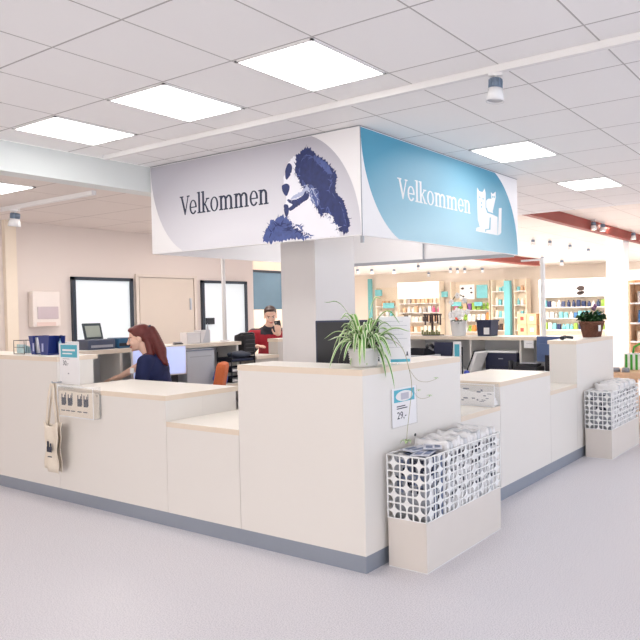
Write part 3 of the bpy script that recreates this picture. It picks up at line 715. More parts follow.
# keep blades above the worktop they hang over
for v in b.bm.verts:
    X,Y=v.co.x+3.055,v.co.y+2.60
    if X>XF-.005 and Y>YF-.005 and v.co.z<.012: v.co.z=.012+.002*math.sin(v.co.x*90)
b.link('foliage',[M_green,M_pale,M_green2],pl,fix=False)
b=MB()
run=[(.03,-.04,.11),(.10,-.10,.16),(.17,-.155,.10),(.21,-.175,-.03),(.22,-.185,-.14),(.19,-.19,-.26),(.145,-.2,-.40),(.13,-.205,-.47)]
def cr(pts,n=6):
    out=[];P_=[Vector(p) for p in pts]; N=len(P_)
    for i in range(N-1):
        p0,p1,p2,p3=P_[max(i-1,0)],P_[i],P_[i+1],P_[min(i+2,N-1)]
        for k in range(n):
            t=k/n; out.append(.5*((2*p1)+(-p0+p2)*t+(2*p0-5*p1+4*p2-p3)*t*t+(-p0+3*p1-3*p2+p3)*t*t*t))
    out.append(P_[-1]); return out
b.tube(cr(run),.0018,5); b.tube(cr([run[3],(.26,-.2,-.10),(.34,-.215,-.12),(.42,-.23,-.11)]),.0012,5); b.tube(cr([run[4],(.25,-.2,-.2),(.30,-.21,-.22),(.36,-.22,-.215)]),.0012,5)
b.link('runner_stem',mat('runner_stem',(170,160,120),.6),pl)
b=MB()
for (c,s) in (((.13,-.205,-.47),1.0),((.42,-.23,-.11),.45),((.36,-.22,-.215),.5),((.27,-.2,-.17),.4)):
    for k in range(7): leafblade(b,c,k*.9,.055*s,.035*s,.03*s,.005*s,mi=(0,1),n=5)
b.link('plantlet',[M_green2,M_pale],pl,fix=False)
# wicker basket plant
bp=thing('basket_plant','dark green potted plant in a brown wicker basket on far counter block','plant',(6.84,2.605,ZT+.001)); bp.scale=(1.15,1.15,1.3)
b=MB(); n=40; rws=[]
H=.125
for j in range(19):
    t=j/18; rx=.125+.045*t; ry=.075+.03*t
    rws.append([b.bm.verts.new(((rx+.004*(1 if (i+j)%2 else -1))*math.cos(2*PI*i/n),(ry+.004*(1 if (i+j)%2 else -1))*math.sin(2*PI*i/n),H*t)) for i in range(n)])
for A,B in zip(rws,rws[1:]):
    for k in range(n): b.bm.faces.new((A[k],A[(k+1)%n],B[(k+1)%n],B[k]))
b.bm.faces.new(rws[0][::-1]); 
b.link('basket',mat('brown_wicker',(120,78,60),.7,vary=.35,scale=50),bp)
MB().tube([(.172*math.cos(2*PI*i/30),.107*math.sin(2*PI*i/30),H) for i in range(31)],.007,8).link('rim',mat('brown_wicker',(120,78,60),.7),bp)
MB().tube([(-.165+.33*i/12,0,H+.09*math.sin(PI*i/12)) for i in range(13)],.004,6).link('handle',mat('pale_cane',(190,160,120),.7),bp)
MB().box(-.115,-.06,-.112,-.106,.05,.10,bev=.002).link('tag',M_white,bp)
MB().cyl((0,0,.10),(0,0,.11),.09).link('soil',MATS['potting_soil'],bp)
b=MB(); rnd=random.Random(8)
for k in range(150):
    a=rnd.uniform(0,2*PI); r=rnd.random()**.6; base=(.14*r*math.cos(a),.08*r*math.sin(a),.10+.07*rnd.random()*(1.3-r))
    leafblade(b,base,a+rnd.uniform(-.5,.5),.05+.05*rnd.random(),.03+.035*rnd.random(),.02*rnd.random(),.013+.008*rnd.random(),mi=(0,0) if k%4 else (1,1),n=5,twist=rnd.uniform(-1,1))
b.link('foliage',[mat('dark_leaf',(30,66,34),.5,vary=.4,scale=40),mat('mid_leaf',(58,104,52),.5,vary=.3,scale=40)],bp,fix=False)
b=MB()
for k in range(9):
    b.sph((.06+.03*rnd.uniform(-1,1),-.01+.02*rnd.uniform(-1,1),.245+.02*rnd.uniform(-1,1)),.014,n=8)
b.link('blossom',mat('mauve_blossom',(150,110,140),.7,vary=.2),bp)
# orchid in white pot on right shelf unit
op=thing('orchid','white orchid with arching stems in a white pot on right shelf unit','plant',(6.86,4.33,1.166))
MB().lathe([(.075,0),(.085,.01),(.105,.17),(.115,.175),(.105,.175),(.10,.15)],n=28).link('pot',M_gloss,op)
b=MB()
st=cr([(0,.03,.15),(.0,.10,.27),(0,.09,.42),(0,.0,.50),(0,-.10,.44),(0,-.14,.30)])
b.tube(st,.006,6); b.tube(cr([(0,-.02,.15),(0,-.06,.25),(0,-.13,.33),(0,-.14,.27)]),.005,6); b.link('stem',mat('dark_green_stem',(52,74,52),.6),op)
b=MB()
for k,i in enumerate(range(6,len(st),6)):
    c=st[i]
    for q in range(5):
        a=q*2*PI/5; b.sph((c.x-.02,c.y+.022*math.cos(a),c.z-.01+.022*math.sin(a)),.018,sc=(.35,1,1),n=8)
for (y_,z_) in ((.05,.26),(-.03,.24),(.0,.30),(-.07,.28),(.08,.22)):
    for q in range(5):
        a=q*2*PI/5; b.sph((-.03,y_+.026*math.cos(a),z_+.026*math.sin(a)),.022,sc=(.35,1,1),n=8)
b.link('blossom',mat('white_blossom',(250,250,250),.6),op)
b=MB()
for a in (.4,2.2,3.7,5.2): leafblade(b,(0,0,.15),a,.14,.06,.06,.024,mi=(0,0),n=7)
b.link('foliage',mat('dark_leaf',(30,66,34),.5),op,fix=False)
# ------------------------------------------------------------------ items on counters and desks
def flip(b,M):
    for v in b.bm.verts: v.co=M@v.co
    return b
# magazine holders + wire rack on the left tall counter
def mag_holder(label,loc,rz,lean,m):
    t=thing('magazine_holder',label,'holder',loc,rz)
    pts=[(0,0),(.11,0),(.13,.115),(-.035,.115)] if lean else [(0,0),(.055,0),(.02,.115),(-.045,.115)]
    b=MB(); b.prism(pts,lambda u,v,w:(w,-u,v),.006); b.prism(pts,lambda u,v,w:(.13+w,-u,v),.006)
    b.prism([(0,0),pts[1],(pts[1][0],.006),(0,.006)],lambda u,v,w:(.006+w,-u,v),.124)
    b.prism([pts[0],(pts[0][0]+.005,0),(pts[3][0]+.005,.115),pts[3]],lambda u,v,w:(.006+w,-u,v),.124)
    b.link('shell',m,t)
    MB().box(-.0015,-.0003,-.045,-.02,.02,.07).link('label_slot',mat('lilac_label',(176,180,214),.5),t)
    if not lean: MB().box(.03,.11,-.03,-.005,.0065,.105).link('paper_stack',M_paper,t)
    t.scale=(1,1.05,1.4)
    return t
M_mag=mat('royal_blue_plastic',(24,46,120),.35,vary=.05)
mag_holder('deep blue magazine holder, the wider one nearest the price card',(2.99,6.03+.10,ZT+.001),0,True,M_mag)
mag_holder('deep blue magazine holder, the left one beside the wire rack',(3.0,6.30,ZT+.001),0,False,M_mag)
t=thing('wire_rack','thin wire leaflet rack at the left end of the tall counter','rack',(3.03,6.47,ZT+.001))
b=MB()
for yy in (-.09,.09):
    b.tube([(-.05,yy,.0),(-.05,yy,.12),(.05,yy,.12),(.05,yy,0)],.003,6)
for xx in (-.05,.05):
    for zz in (.004,.12,.06): b.tube([(xx,-.09,zz),(xx,.09,zz)],.0025,6)
b.link('wire_frame',mat('dark_wire',(90,84,80),.4,.5),t)
for k in range(3): MB().box(-.04+.02*k,-.030+.02*k,-.075,.06-.03*k,.008,.085-.01*k).link('leaflets',mat('pale_teal_leaflet',(176,204,208),.6,vary=.3,scale=40),t)
bt=thing('spray_bottle','small pale blue bottle behind the magazine holders','bottle',(3.13,6.07,ZT+.001))
MB().lathe([(.022,0),(.024,.01),(.024,.10),(.012,.12),(.012,.135)],n=18).link('bottle_body',mat('pale_blue_plastic',(150,186,208),.3),bt)
MB().lathe([(.014,.1355),(.014,.16),(.008,.165)],n=14).link('cap',M_navy,bt)
# towel dispenser on the back wall
t=thing('towel_dispenser','pale plastic towel dispenser on the back wall above the blue holders','dispenser',(4.345,8.849,1.36))
MB().box(-.16,.16,-.12,0,.0,.44,bev=.02).link('housing',mat('off_white_plastic',(232,222,216),.35,vary=.01),t)
MB().box(-.11,.13,-.128,-.1205,.10,.25,bev=.002).link('window',mat('mauve_window',(196,180,184),.25),t)
MB().box(-.12,.10,-.125,-.121,.01,.06,bev=.002).link('paper_lip',mat('pinkish_paper',(222,198,190),.7),t)
# printer on left shelf unit
t=thing('printer','grey office printer with raised paper tray on the left shelf unit','printer',(3.60,6.36,1.171)); t.scale=(.8,.8,.95)
MB().box(-.17,.15,-.13,.13,0,.10,bev=.01).link('printer_body',mat('printer_grey',(74,82,104),.4,vary=.15,scale=8),t)
flip(MB().box(-.11,.11,-.006,.006,0,.17,bev=.004),Matrix.Translation((0,.05,.1))@Matrix.Rotation(-.35,4,'X')).link('paper_tray',mat('tray_dark',(66,76,82),.35,vary=.15),t)
flip(MB().box(-.085,.085,-.012,-.0065,.02,.14),Matrix.Translation((0,.05,.1))@Matrix.Rotation(-.35,4,'X')).link('paper_sheet',mat('greenish_sheet',(176,182,170),.6,vary=.1),t)
MB().box(-.14,.12,-.134,-.1305,.02,.045).link('output_slot',M_steel,t)
t=thing('label_printer','small blue and black device right of the grey printer','device',(3.83,6.36,1.171))
MB().box(-.075,.075,-.10,.10,0,.10,bev=.012).link('device_body',mat('petrol_blue',(44,94,130),.35,vary=.2,scale=10),t)
MB().box(-.07,.07,-.104,-.1005,.02,.05).link('front_slot',M_black,t)
t=thing('card_reader','small white box left of the grey printer on shelf unit','box',(3.345,6.35,1.171))
MB().box(-.055,.055,-.06,.06,0,.085,bev=.006).link('case',M_gloss,t); MB().box(-.03,.03,-.063,-.0605,.03,.055).link('display',mat('lilac_grey_display',(190,190,205),.3),t)
t=thing('computer_mouse','black computer mouse in the left grey shelf recess','mouse',(3.50,6.02,.741))
MB().sph((0,0,.018),.05,sc=(.65,1,.36)).link('mouse_body',M_black,t)
# monitors
def monitor(label,loc,rz,w,h,zc,back,screen,stand=True):
    t=thing('monitor',label,'monitor',loc,rz)
    MB().box(-w/2,w/2,-.012,.018,zc-h/2,zc+h/2,bev=.006).link('housing',back,t)
    MB().box(-w/2+.012,w/2-.012,-.0135,-.0125,zc-h/2+.015,zc+h/2-.012).link('screen',screen,t)
    MB().box(-.03,.03,.0185,.04,.02,zc).link('stand_neck',M_black,t)
    MB().box(-.11,.11,-.06,.12,0,.015,bev=.004).link('stand_foot',M_black,t)
    MB().box(-.1,.1,.0405,.05,zc-.06,zc+.06,bev=.003).link('vesa_plate',back,t)
    return t
M_scr=mat('lit_monitor_screen',(176,188,236),.3,emit=.55,ecol=(190,200,245),vary=.02,scale=1)
va=math.atan2(.862,-.506)
monitor('dark flat monitor seen from behind, standing behind the spider plant',(3.53,3.13,.741),vd+PI/2+.02+PI/2+PI/2,.47,.32,.53,M_navy,M_black)
monitor('lit pale blue monitor just behind the red-haired woman',(4.16,5.98,.741),-.30,.21,.29,.29,M_gloss,M_scr)
monitor('lit pale blue monitor in front of the red-haired woman\'s face',(3.93,6.12,.741),-.1,.26,.29,.27,M_gloss,M_scr)
monitor('blue-backed till monitor beside the far tall counter block',(6.40,2.915,.741),-PI/2-.15+PI,.30,.27,.31,mat('slate_blue_plastic',(84,104,146),.4,vary=.1),M_black)
# grey panel / cabinet and orange chair
t=thing('filing_cabinet','light grey low cabinet behind the orange chair','cabinet',(4.49,6.04,.741))
MB().box(-.17,.16,-.02,.13,0,.365,bev=.005).link('cabinet_body',mat('cool_grey_metal',(196,200,208),.5),t)
MB().box(-.13,.12,-.025,-.0205,.30,.31).link('handle',M_steel,t); MB().box(-.175,.165,-.03,.14,.3655,.378).link('lid',mat('slate_lid',(120,130,148),.5),t)
rzW0=math.atan2(.862,-.506)-PI/2
t=thing('office_chair','orange upholstered office chair beside the blue bags','chair',(4.20,5.70,0),rzW0+.25)
b=MB(); 
flip(MB().box(-.17,.17,-.045,.045,-.19,.25,bev=.038),Matrix.Translation((.0,-.20,.76))@Matrix.Rotation(.18,4,'X')).link('backrest',mat('orange_fabric',(214,112,66),.85,vary=.08,scale=60,bump=.2),t)
MB().box(-.17,.19,-.2,.2,.42,.49,bev=.03).link('seat',MATS['orange_fabric'],t)
MB().cyl((0,0,.08),(0,0,.42),.025).link('gas_lift',M_black,t); MB().box(-.025,.025,-.26,-.20,.44,.62).link('back_support',M_black,t)
for k in range(5):
    a=k*2*PI/5; q=MB().tube([(0,0,.10),(.26*math.cos(a),.26*math.sin(a),.06)],[.022,.014],8).link('leg',M_black,t)
    MB().sph((.27*math.cos(a),.27*math.sin(a),.027),.027,n=10).link('castor',M_black,q)
# acrylic organiser, tape, on left unit top
t=thing('brochure_box','pale acrylic brochure box on top of left shelf unit','holder',(4.66,6.36,1.171))
MB().box(-.13,.03,-.06,.06,0,.12,bev=.003).box(.04,.16,-.06,.06,0,.14,bev=.003).link('box_body',mat('milky_acrylic',(226,220,220),.2,vary=.04,scale=12),t)
MB().prism([(.06,0),(.15,0),(.15,.09),(.125,.21),(.10,.10)],lambda u,v,w:(u,-.0605-w,.005+v),.003).link('angled_sheet',mat('greyish_sheet',(196,196,202),.4),t)
t=thing('hole_punch','small black hole punch on left shelf unit top','stationery',(4.42,6.30,1.171))
MB().box(-.05,.05,-.02,.02,0,.012,bev=.004).link('base',M_black,t); flip(MB().box(-.045,.04,-.018,.018,.014,.026,bev=.004),Matrix.Identity(4)).link('lever',mat('grey_plastic',(150,150,156),.4),t)
# letter trays and blue bags near the corner
for k in range(3):
    t=thing('letter_tray',('lowest black letter tray right of the grey cabinet','middle black letter tray right of the grey cabinet','top black letter tray loaded with dark cloth')[k],'tray',(4.94,6.03,.741+.11*k))
    MB().box(-.16,.16,-.12,.12,0,.006).box(-.16,-.155,-.12,.12,.006,.05).box(.155,.16,-.12,.12,.006,.05).box(-.155,.155,.115,.12,.006,.05).box(-.158,-.15,-.118,-.11,.05,.11).box(.15,.158,-.118,-.11,.05,.11).box(-.158,-.15,.11,.118,.05,.11).box(.15,.158,.11,.118,.05,.11).link('tray_body',M_black,t)
    MB().box(-.14,.14,-.11,.10,.0065,.03,bev=.004).link('paper_stack',M_paper if k<2 else M_navy,t)
def blob(r,sc,seed,amp=.25,n=20):
    b=MB(); b.sph((0,0,0),r,sc=(1,1,1),n=n)
    for v in b.bm.verts:
        q=noise.noise(v.co*(1.6/r*.5)+Vector((seed,seed*2,0)))
        v.co=v.co*(1+amp*q); v.co=Vector((v.co.x*sc[0],v.co.y*sc[1],v.co.z*sc[2]))
    zmin=min(v.co.z for v in b.bm.verts)
    for v in b.bm.verts: v.co.z=max(v.co.z-zmin-.012,0)
    return b
t=thing('plastic_bag','crumpled bright blue bag beside the orange chair','bag',(5.10,5.50,.741)); 
t.location=(4.655,5.935,.741)
blob(.078,(1.1,.75,1.1),3,.5).link('bag_body',mat('bright_blue_film',(36,88,176),.3,vary=.3,scale=18),t)
MB().sph((.05,-.02,.16),.02,n=10).link('yellow_tag',mat('yellow',(226,190,50),.5),t)
t=thing('folded_jacket','dark grey folded cloth heaped on the top letter tray','cloth',(4.96,6.02,.995))
blob(.09,(1.5,.9,.5),8,.5).link('cloth_heap',mat('dark_grey_cloth',(58,64,80),.8,vary=.3,scale=30),t)
# counter by the second person
t=thing('service_counter','low pale wood counter in front of the person in red','counter',(5.32,6.10,0))
MB().box(-.155,.17,-.12,.40,0,.963).link('carcass',mat('greige_laminate',(200,192,184),.5),t); slab(-.16,.175,-.14,.41,1.0,t)
t=thing('service_counter','taller pale end block the person in red leans on','counter',(5.66,6.09,0))
MB().box(-.155,.25,-.10,.055,0,1.143).link('carcass',mat('pale_block',(214,206,200),.5),t); slab(-.162,.26,-.11,.065,1.18,t)
t=thing('pet_carrier','black mesh pet carrier on the low wood counter','carrier',(5.31,6.26,1.001))
MB().box(-.14,.03,-.09,.09,0,.24,bev=.03).link('carrier_body',mat('black_mesh',(26,24,30),.6,vary=.4,scale=50),t)
MB().tube([(-.19,-.05,.235),(-.15,-.05,.252),(.02,-.05,.252),(.04,-.05,.235)],.012,8).link('handle',M_black,t)
b=MB()
for k in range(4): b.box(-.12,.015,-.094,-.0905,.04+.045*k,.046+.045*k)
b.link('piping',mat('dark_grey_piping',(80,78,86),.6),t)
# right shelf unit contents
t=thing('laser_printer','navy black laser printer with white lid in the right shelf unit','printer',(6.78,3.66,.741)); t.location=(6.86,3.665,.766)
MB().box(-.16,.13,-.21,.205,0,.21,bev=.012).link('printer_body',mat('navy_black_plastic',(34,38,66),.4,vary=.08),t)
MB().box(-.165,.135,-.20,.195,.2105,.235,bev=.01).link('lid',M_gloss,t)
MB().box(-.1635,-.1605,-.03,.03,.14,.15).link('badge',M_steel,t); MB().box(-.1635,-.1605,-.18,.18,.055,.06).link('drawer_gap',M_black,t)
t=thing('ring_binder','white ring binder leaning with black edge in the right shelf unit','binder',(6.55,4.02,.741))
for k,(yy,ln,m) in enumerate(((0,.45,M_black),(.045,.40,M_gloss))):
    pass
flip(MB().box(-.13,.13,-.006,.006,0,.30),Matrix.Translation((0,-.05,0))@Matrix.Rotation(.42,4,'X')).link('cover',M_black,t)
flip(MB().box(-.12,.12,-.05,-.0065,.0,.27),Matrix.Translation((0,-.055,.022))@Matrix.Rotation(.42,4,'X')).link('pages',M_paper,t)
t.location=(6.54,4.02,.741)
t=thing('desk_phone','black desk phone on the desk right of the notice','telephone',(6.38,4.62,.741)); t.location=(6.40,4.55,.96); 
Mp=Matrix.Rotation(0,4,'Z')
MB().prism([(-.11,0),(.11,0),(.11,.03),(-.02,.075),(-.11,.085)],lambda u,v,w:(u*1,-.10+w,v),.22).link('phone_body',M_black,t)
MB().tube(cr([(-.09,-.13,.09),(-.07,-.12,.115),(0,-.10,.12),(.05,-.09,.115),(.1,-.085,.08)]),.02,8).link('handset',M_black,t)
b=MB()
for i in range(4):
    for j in range(3): b.box(.01+.022*i,.026+.022*i,.02+.025*j,.038+.025*j,.058-.009*i,.068-.009*i)
b.link('keypad',mat('orange_keys',(214,140,110),.5),t)
tag(MB().box(-.14,.14,-.16,.16,0,.219).link('phone_stand',M_inside),'grey block stand under the black desk phone','stand').location=(6.40,4.55,.741)
t=thing('folding_screen','small tilted dark screen behind the desk phone','screen',(6.60,4.45,.741))
flip(MB().box(-.01,.01,-.13,.13,0,.36,bev=.004),Matrix.Rotation(.15,4,'Y')).link('screen_body',M_navy,t); MB().box(-.03,.05,-.08,.08,0,.012).link('foot',M_black,t)
t.location=(6.60,4.42,.741)
t=thing('roll_up_card','tall narrow white and teal card standing behind the right counter','card',(5.9,3.72,.0)); t.location=(6.22,3.95,.741)
MB().box(-.004,.004,-.05,.05,0,.39).link('card_sheet',M_paper,t); MB().box(-.0052,-.0042,-.03,.035,.16,.36).link('teal_print',M_teal,t); MB().box(-.04,.04,-.05,.05,-.0005+.0005,.006).link('foot',M_black,t); MB().box(.005,.02,-.06,-.045,.006,.33).link('back_strut',M_black,t)
t=thing('tape_dispenser','small bright blue ball-shaped dispenser by the white binder','stationery',(6.25,3.85,.741)); 
MB().sph((0,0,.035),.036,n=14).link('ball',mat('cobalt_plastic',(40,66,180),.3),t); MB().cyl((0,0,0),(0,0,.008),.03).link('foot',M_black,t)
t=thing('tape_roll','small yellow-green roll beside the blue dispenser','stationery',(6.24,3.70,.741))
MB().lathe([(.015,0),(.035,0.001),(.035,.03),(.015,.031)],n=18).link('roll',mat('lime_tape',(190,206,120),.5),t)
t=thing('note_card','small white card hanging on the right shelf unit edge','card',(6.672,3.29,1.04)); MB().box(-.002,.002,-.06,.06,0,.085).link('card_sheet',M_paper,t)
MB().box(-.0028,-.0021,-.04,.03,.05,.053).link('text_line',M_greyink,t)
for k in range(3):
    t=thing('pen_cup','black pen cup by the till, %s'%(('left of three','middle of three','right of three')[k]),'cup',(6.58,3.47-.06*k,.741))
    MB().lathe([(.026,0),(.030,.002),(.032,.16-.012*k),(.027,.16-.012*k),(.025,.02)],n=16).link('cup',M_black,t)
t=thing('cash_register','black till keyboard and drawer by the blue-backed monitor','till',(5.95,2.98,.741)); t.location=(6.48,3.20,.741)
MB().box(-.12,.06,-.16,.10,0,.12,bev=.006).link('drawer',M_black,t)
flip(MB().box(-.10,.04,-.14,.08,0,.02,bev=.004),Matrix.Translation((-.01,0,.125))@Matrix.Rotation(-.15,4,'Y')).link('keyboard',M_black,t)
b=MB()
for i in range(4):
    for j in range(8): b.box(-.088+.03*i,-.066+.03*i,-.125+.025*j,-.107+.025*j,.150,.156)
b.link('key',mat('pale_keys',(190,190,200),.5),t)
t=thing('hand_scanner','black hand-held scanner lying on the far tall block','scanner',(6.18,2.64,ZT+.001))
MB().tube(cr([(-.06,.0,.02),(0,0,.028),(.09,-.02,.02),(.12,-.03,.016)]),[.02]*7+[.014]*12,10).link('scanner_handle',M_black,t)
MB().sph((-.07,0,.022),.03,sc=(1,.9,.7),n=12).link('scanner_head',M_black,t)
t=thing('card_terminal','black card terminal at the front edge of the low right section','terminal',(5.56,2.62,ZL+.001)); t.location=(5.86,2.93,ZL+.001)
MB().box(-.04,.04,-.06,.06,0,.03,bev=.005).box(-.03,.03,-.02,.02,.031,.08,bev=.004).link('terminal_body',M_black,t); MB().box(-.04,.04,-.05,.05,.0805,.115,bev=.006).link('terminal_head',M_navy,t)
t=thing('storage_box','navy blue box with white label on the right shelf unit top','box',(6.87,3.93,1.166))
MB().prism([(-.085,0),(.085,0),(.10,.17),(-.10,.17)],lambda u,v,w:(-.09+w,u,v),.18).link('box_body',M_navy,t); MB().box(-.0935,-.0905,-.075,.0,.02,.10).link('label_sheet',M_white,t)
MB().box(-.10,.10,-.108,.108,.1705,.19).link('lid',M_navy,t)
t=thing('key_rack','dark wrought stand with hanging key rings on right shelf unit','stand',(6.86,4.72,1.166))
b=MB().box(-.05,.05,-.14,.12,0,.012).box(-.01,.01,-.01,.01,.012,.27).box(-.02,.02,-.13,.12,.25,.27)
for k in range(7): b.cyl((0,-.12+.038*k,.25),(0,-.12+.038*k,.13+.02*(k%3)),.011,n=8)
b.link('stand_body',mat('dark_bronze',(66,50,50),.5,vary=.3,scale=30),t)
t2=MB()
for k in range(8): t2.box(-.06,-.05,-.15+.036*k,-.125+.036*k,.012,.05+.02*(k%2))
t2.link('price_tags',mat('olive_tags',(120,124,80),.6,vary=.4,scale=50),t)

# ------------------------------------------------------------------ people
def eval_mesh(o):
    dg=bpy.context.evaluated_depsgraph_get(); dg.update()
    return bpy.data.meshes.new_from_object(o.evaluated_get(dg))
def skin(chains,sub=1):
    """tapered limb segments along each chain of (point, radius); fuse() merges them into one surface"""
    b=MB(); n=20 if sub>1 else 10
    for ch in chains:
        for p,r in ch: b.sph(p,r,n=n)
        for (p,r),(q,r2) in zip(ch,ch[1:]):
            if (Vector(p)-Vector(q)).length>1e-4: b.cyl(p,q,r,r2,n)
    me=bpy.data.meshes.new('t'); b.bm.to_mesh(me); b.bm.free(); return me
def fuse(meshes,extra,vox,name,mats,parent,smooth=2,pick=None):
    b=MB()
    for m in meshes: b.bm.from_mesh(m)
    if extra:
        m=bpy.data.meshes.new('x'); extra.bm.to_mesh(m); b.bm.from_mesh(m)
    me=bpy.data.meshes.new('j'); b.bm.to_mesh(me); b.bm.free()
    o=bpy.data.objects.new('j',me); C.objects.link(o)
    r=o.modifiers.new('r','REMESH'); r.mode='VOXEL'; r.voxel_size=vox; r.use_smooth_shade=True
    s=o.modifiers.new('s','SMOOTH'); s.factor=.5; s.iterations=smooth
    res=eval_mesh(o); bpy.data.objects.remove(o); res.name=name
    res.materials.clear()
    for m in (mats if isinstance(mats,(list,tuple)) else [mats]): res.materials.append(m)
    for p in res.polygons:
        p.use_smooth=True; p.material_index=pick(p.center) if pick else 0
    q=bpy.data.objects.new(name,res); C.objects.link(q); q.parent=parent; return q
def head_parts(b,Mh):
    e=[((0,-.012,.035),(.074,.092,.083)),((0,.028,-.015),(.060,.062,.082)),((0,.045,-.072),(.040,.040,.033)),((0,.076,.022),(.044,.018,.012)),
       ((.034,.062,-.028),(.022,.022,.022)),((-.034,.062,-.028),(.022,.022,.022)),((0,.086,-.056),(.021,.012,.006)),((0,.084,-.068),(.018,.012,.006)),((0,.078,-.094),(.018,.014,.013)),
       ((0,.104,-.030),(.013,.012,.009)),((.074,-.004,-.008),(.009,.017,.029)),((-.074,-.004,-.008),(.009,.017,.029))]
    for c,s in e: b.sph((0,0,0),1,n=20,R=Mh@Matrix.Translation(c)@Matrix.Diagonal((s[0],s[1],s[2],1)))
    b.cyl(Mh@Vector((0,.082,.014)),Mh@Vector((0,.108,-.028)),.008,.011)
def face_pick(Mh,base=0):
    inv=Mh.inverted()
    def f(c):
        p=inv@c
        if p.y>.05:
            ax=abs(p.x)
            if ((ax-.030)/.0075)**2+((p.z-.004)/.006)**2<1: return 2
            if ((ax-.030)/.014)**2+((p.z-.004)/.0065)**2<1: return 4
            if ((ax-.031)/.019)**2+((p.z-.024-.06*(.03-ax)*0)/.0045)**2<1: return 3
            if (p.x/.024)**2+((p.z+.062)/.0095)**2<1: return 1
        return 0
    return f
def hand_chains(w,d,n,side,curl,s=1.0,r=.0085):
    """w wrist, d pointing direction, n palm normal, side +1/-1 towards the thumb"""
    d=Vector(d).normalized(); n=(Vector(n)-d*Vector(n).dot(d)).normalized(); t=d.cross(n)*side; w=Vector(w)
    out=[]
    for k,(off,L) in enumerate(((.032,.070),(.011,.078),(-.010,.073),(-.031,.056))):
        root=w+d*.03*s+t*off*.5*s; kn=w+d*.088*s+t*off*s; ch=[(tuple(root),.013),(tuple(kn),.0105)]
        p=kn.copy(); a=0
        for j in range(3):
            a+=curl*(.5,.9,.7)[j]; dd=(d*math.cos(a)+n*math.sin(a)); p=p+dd*L*s*(.45,.32,.23)[j]; ch.append((tuple(p),r-.0007*j))
        out.append(ch)
    p=w+d*.02*s+t*.02*s; ch=[(tuple(p),.013)]
    q=p+(d*.5+t*.8).normalized()*.04*s; ch.append((tuple(q),.0115)); q=q+(d*.85+t*.35+n*curl*.5).normalized()*.034*s; ch.append((tuple(q),.0095)); q=q+(d*.9+t*.0+n*curl*.8).normalized()*.026*s; ch.append((tuple(q),.0085)); out.append(ch)
    return out
def palm(b,w,d,n,s=1.0):
    d=Vector(d).normalized(); n=(Vector(n)-d*Vector(n).dot(d)).normalized(); t=d.cross(n)
    R_=Matrix((t,d,n)).transposed().to_4x4()
    b.sph((0,0,0),1,n=14,R=Matrix.Translation(Vector(w)+d*.052*s)@R_@Matrix.Diagonal((.040*s,.052*s,.015*s,1)))
M_skin=mat('fair_skin',(232,190,170),.5,vary=.04,scale=12); M_lip=mat('lip',(190,104,98),.45); M_eye=mat('iris_dark',(44,36,34),.3); M_brow=mat('brow',(110,64,46),.8); M_sclera=mat('eye_white',(232,226,222),.3)
def person(label,loc,rz,J,Mh,hands,cat='person'):
    t=thing('person',label,cat,loc,rz)
    Vv=lambda p:tuple(p)
    nk=J['neck']; hd=Mh@Vector((0,-.01,-.06))
    chains=[[(J['pelvis'],.12),(J['waist'],.10),(J['chest'],.105),(nk,.052),(Vv(hd),.052)]]
    for s in ('l','r'):
        chains.append([(J['chest'],.06),(J[s+'sh'],.052),(J[s+'el'],.040),(J[s+'wr'],.025)])
        chains.append([(J['pelvis'],.09),(J[s+'hip'],.085),(J[s+'kn'],.058),(J[s+'an'],.040),(J[s+'toe'],.032)])
    ms=[skin(chains,2)]
    ex=MB(); head_parts(ex,Mh)
    ex.sph((0,0,0),1,n=24,R=Matrix.Translation(Vector(J['chest']))@Matrix.Diagonal((.165,.105,.14,1)))
    for (w,d,n,side,curl) in hands:
        for ch in hand_chains(w,d,n,side,curl): ms.append(skin([ch],1))
        palm(ex,w,d,n)
        ms.append(skin([[(w,.026),(tuple(Vector(w)+Vector(d).normalized()*.04),.024)]],1))
    fuse(ms,ex,.0055,'body',[M_skin,M_lip,M_eye,M_brow,M_sclera],t,2,face_pick(Mh))
    return t
def garment(name,parent,chains,vox,m,ext=None,sm=3):
    return fuse([skin(c,2) for c in chains],ext,vox,name,m,parent,sm)
# --- woman, seated, profile towards the left of the picture (local +y)
rzW=math.atan2(.862,-.506)-PI/2
Jw=dict(pelvis=(0,-.10,.56),waist=(0,-.09,.74),chest=(0,-.035,.98),neck=(0,-.005,1.125),
  lsh=(-.165,-.03,1.065),lel=(-.19,.02,.86),lwr=(-.13,.20,.80),rsh=(.165,-.02,1.065),rel=(.205,.15,1.01),rwr=(.15,.33,.905),
  lhip=(-.10,-.02,.52),lkn=(-.11,.33,.54),lan=(-.11,.30,.12),ltoe=(-.11,.42,.05),rhip=(.10,-.02,.52),rkn=(.11,.33,.54),ran=(.11,.30,.12),rtoe=(.11,.42,.05))
Mhw=Matrix.Translation((0,.080,1.272))@Matrix.Rotation(.22,4,'Z')@Matrix.Rotation(-.20,4,'X')
wt=person('seated woman with long dark red ponytail wearing a navy work shirt behind the counter',(3.765,5.80,0),rzW+.10,Jw,Mhw,
   [((-.13,.20,.80),(.1,1,-.12),(0,0,-1),-1,.35),((.15,.33,.905),(-.05,1,-.25),(0,0,-1),1,.35)])
M_shirt=mat('navy_cotton',(20,30,76),.8,vary=.12,scale=25,bump=.1)
garment('shirt',wt,[[[((0,-.10,.54),.145),((0,-.09,.74),.125),((0,-.045,.97),.125),((0,-.02,1.075),.085)],[((0,-.03,1.04),.085),((-.165,-.03,1.06),.070),((-.188,-.005,.92),.058)],[((0,-.03,1.04),.085),((.165,-.02,1.06),.070),((.205,.10,1.02),.056)]]],.007,M_shirt,ext=MB().sph((0,0,0),1,n=24,R=Matrix.Translation((0,-.055,.97))@Matrix.Diagonal((.18,.112,.16,1))))
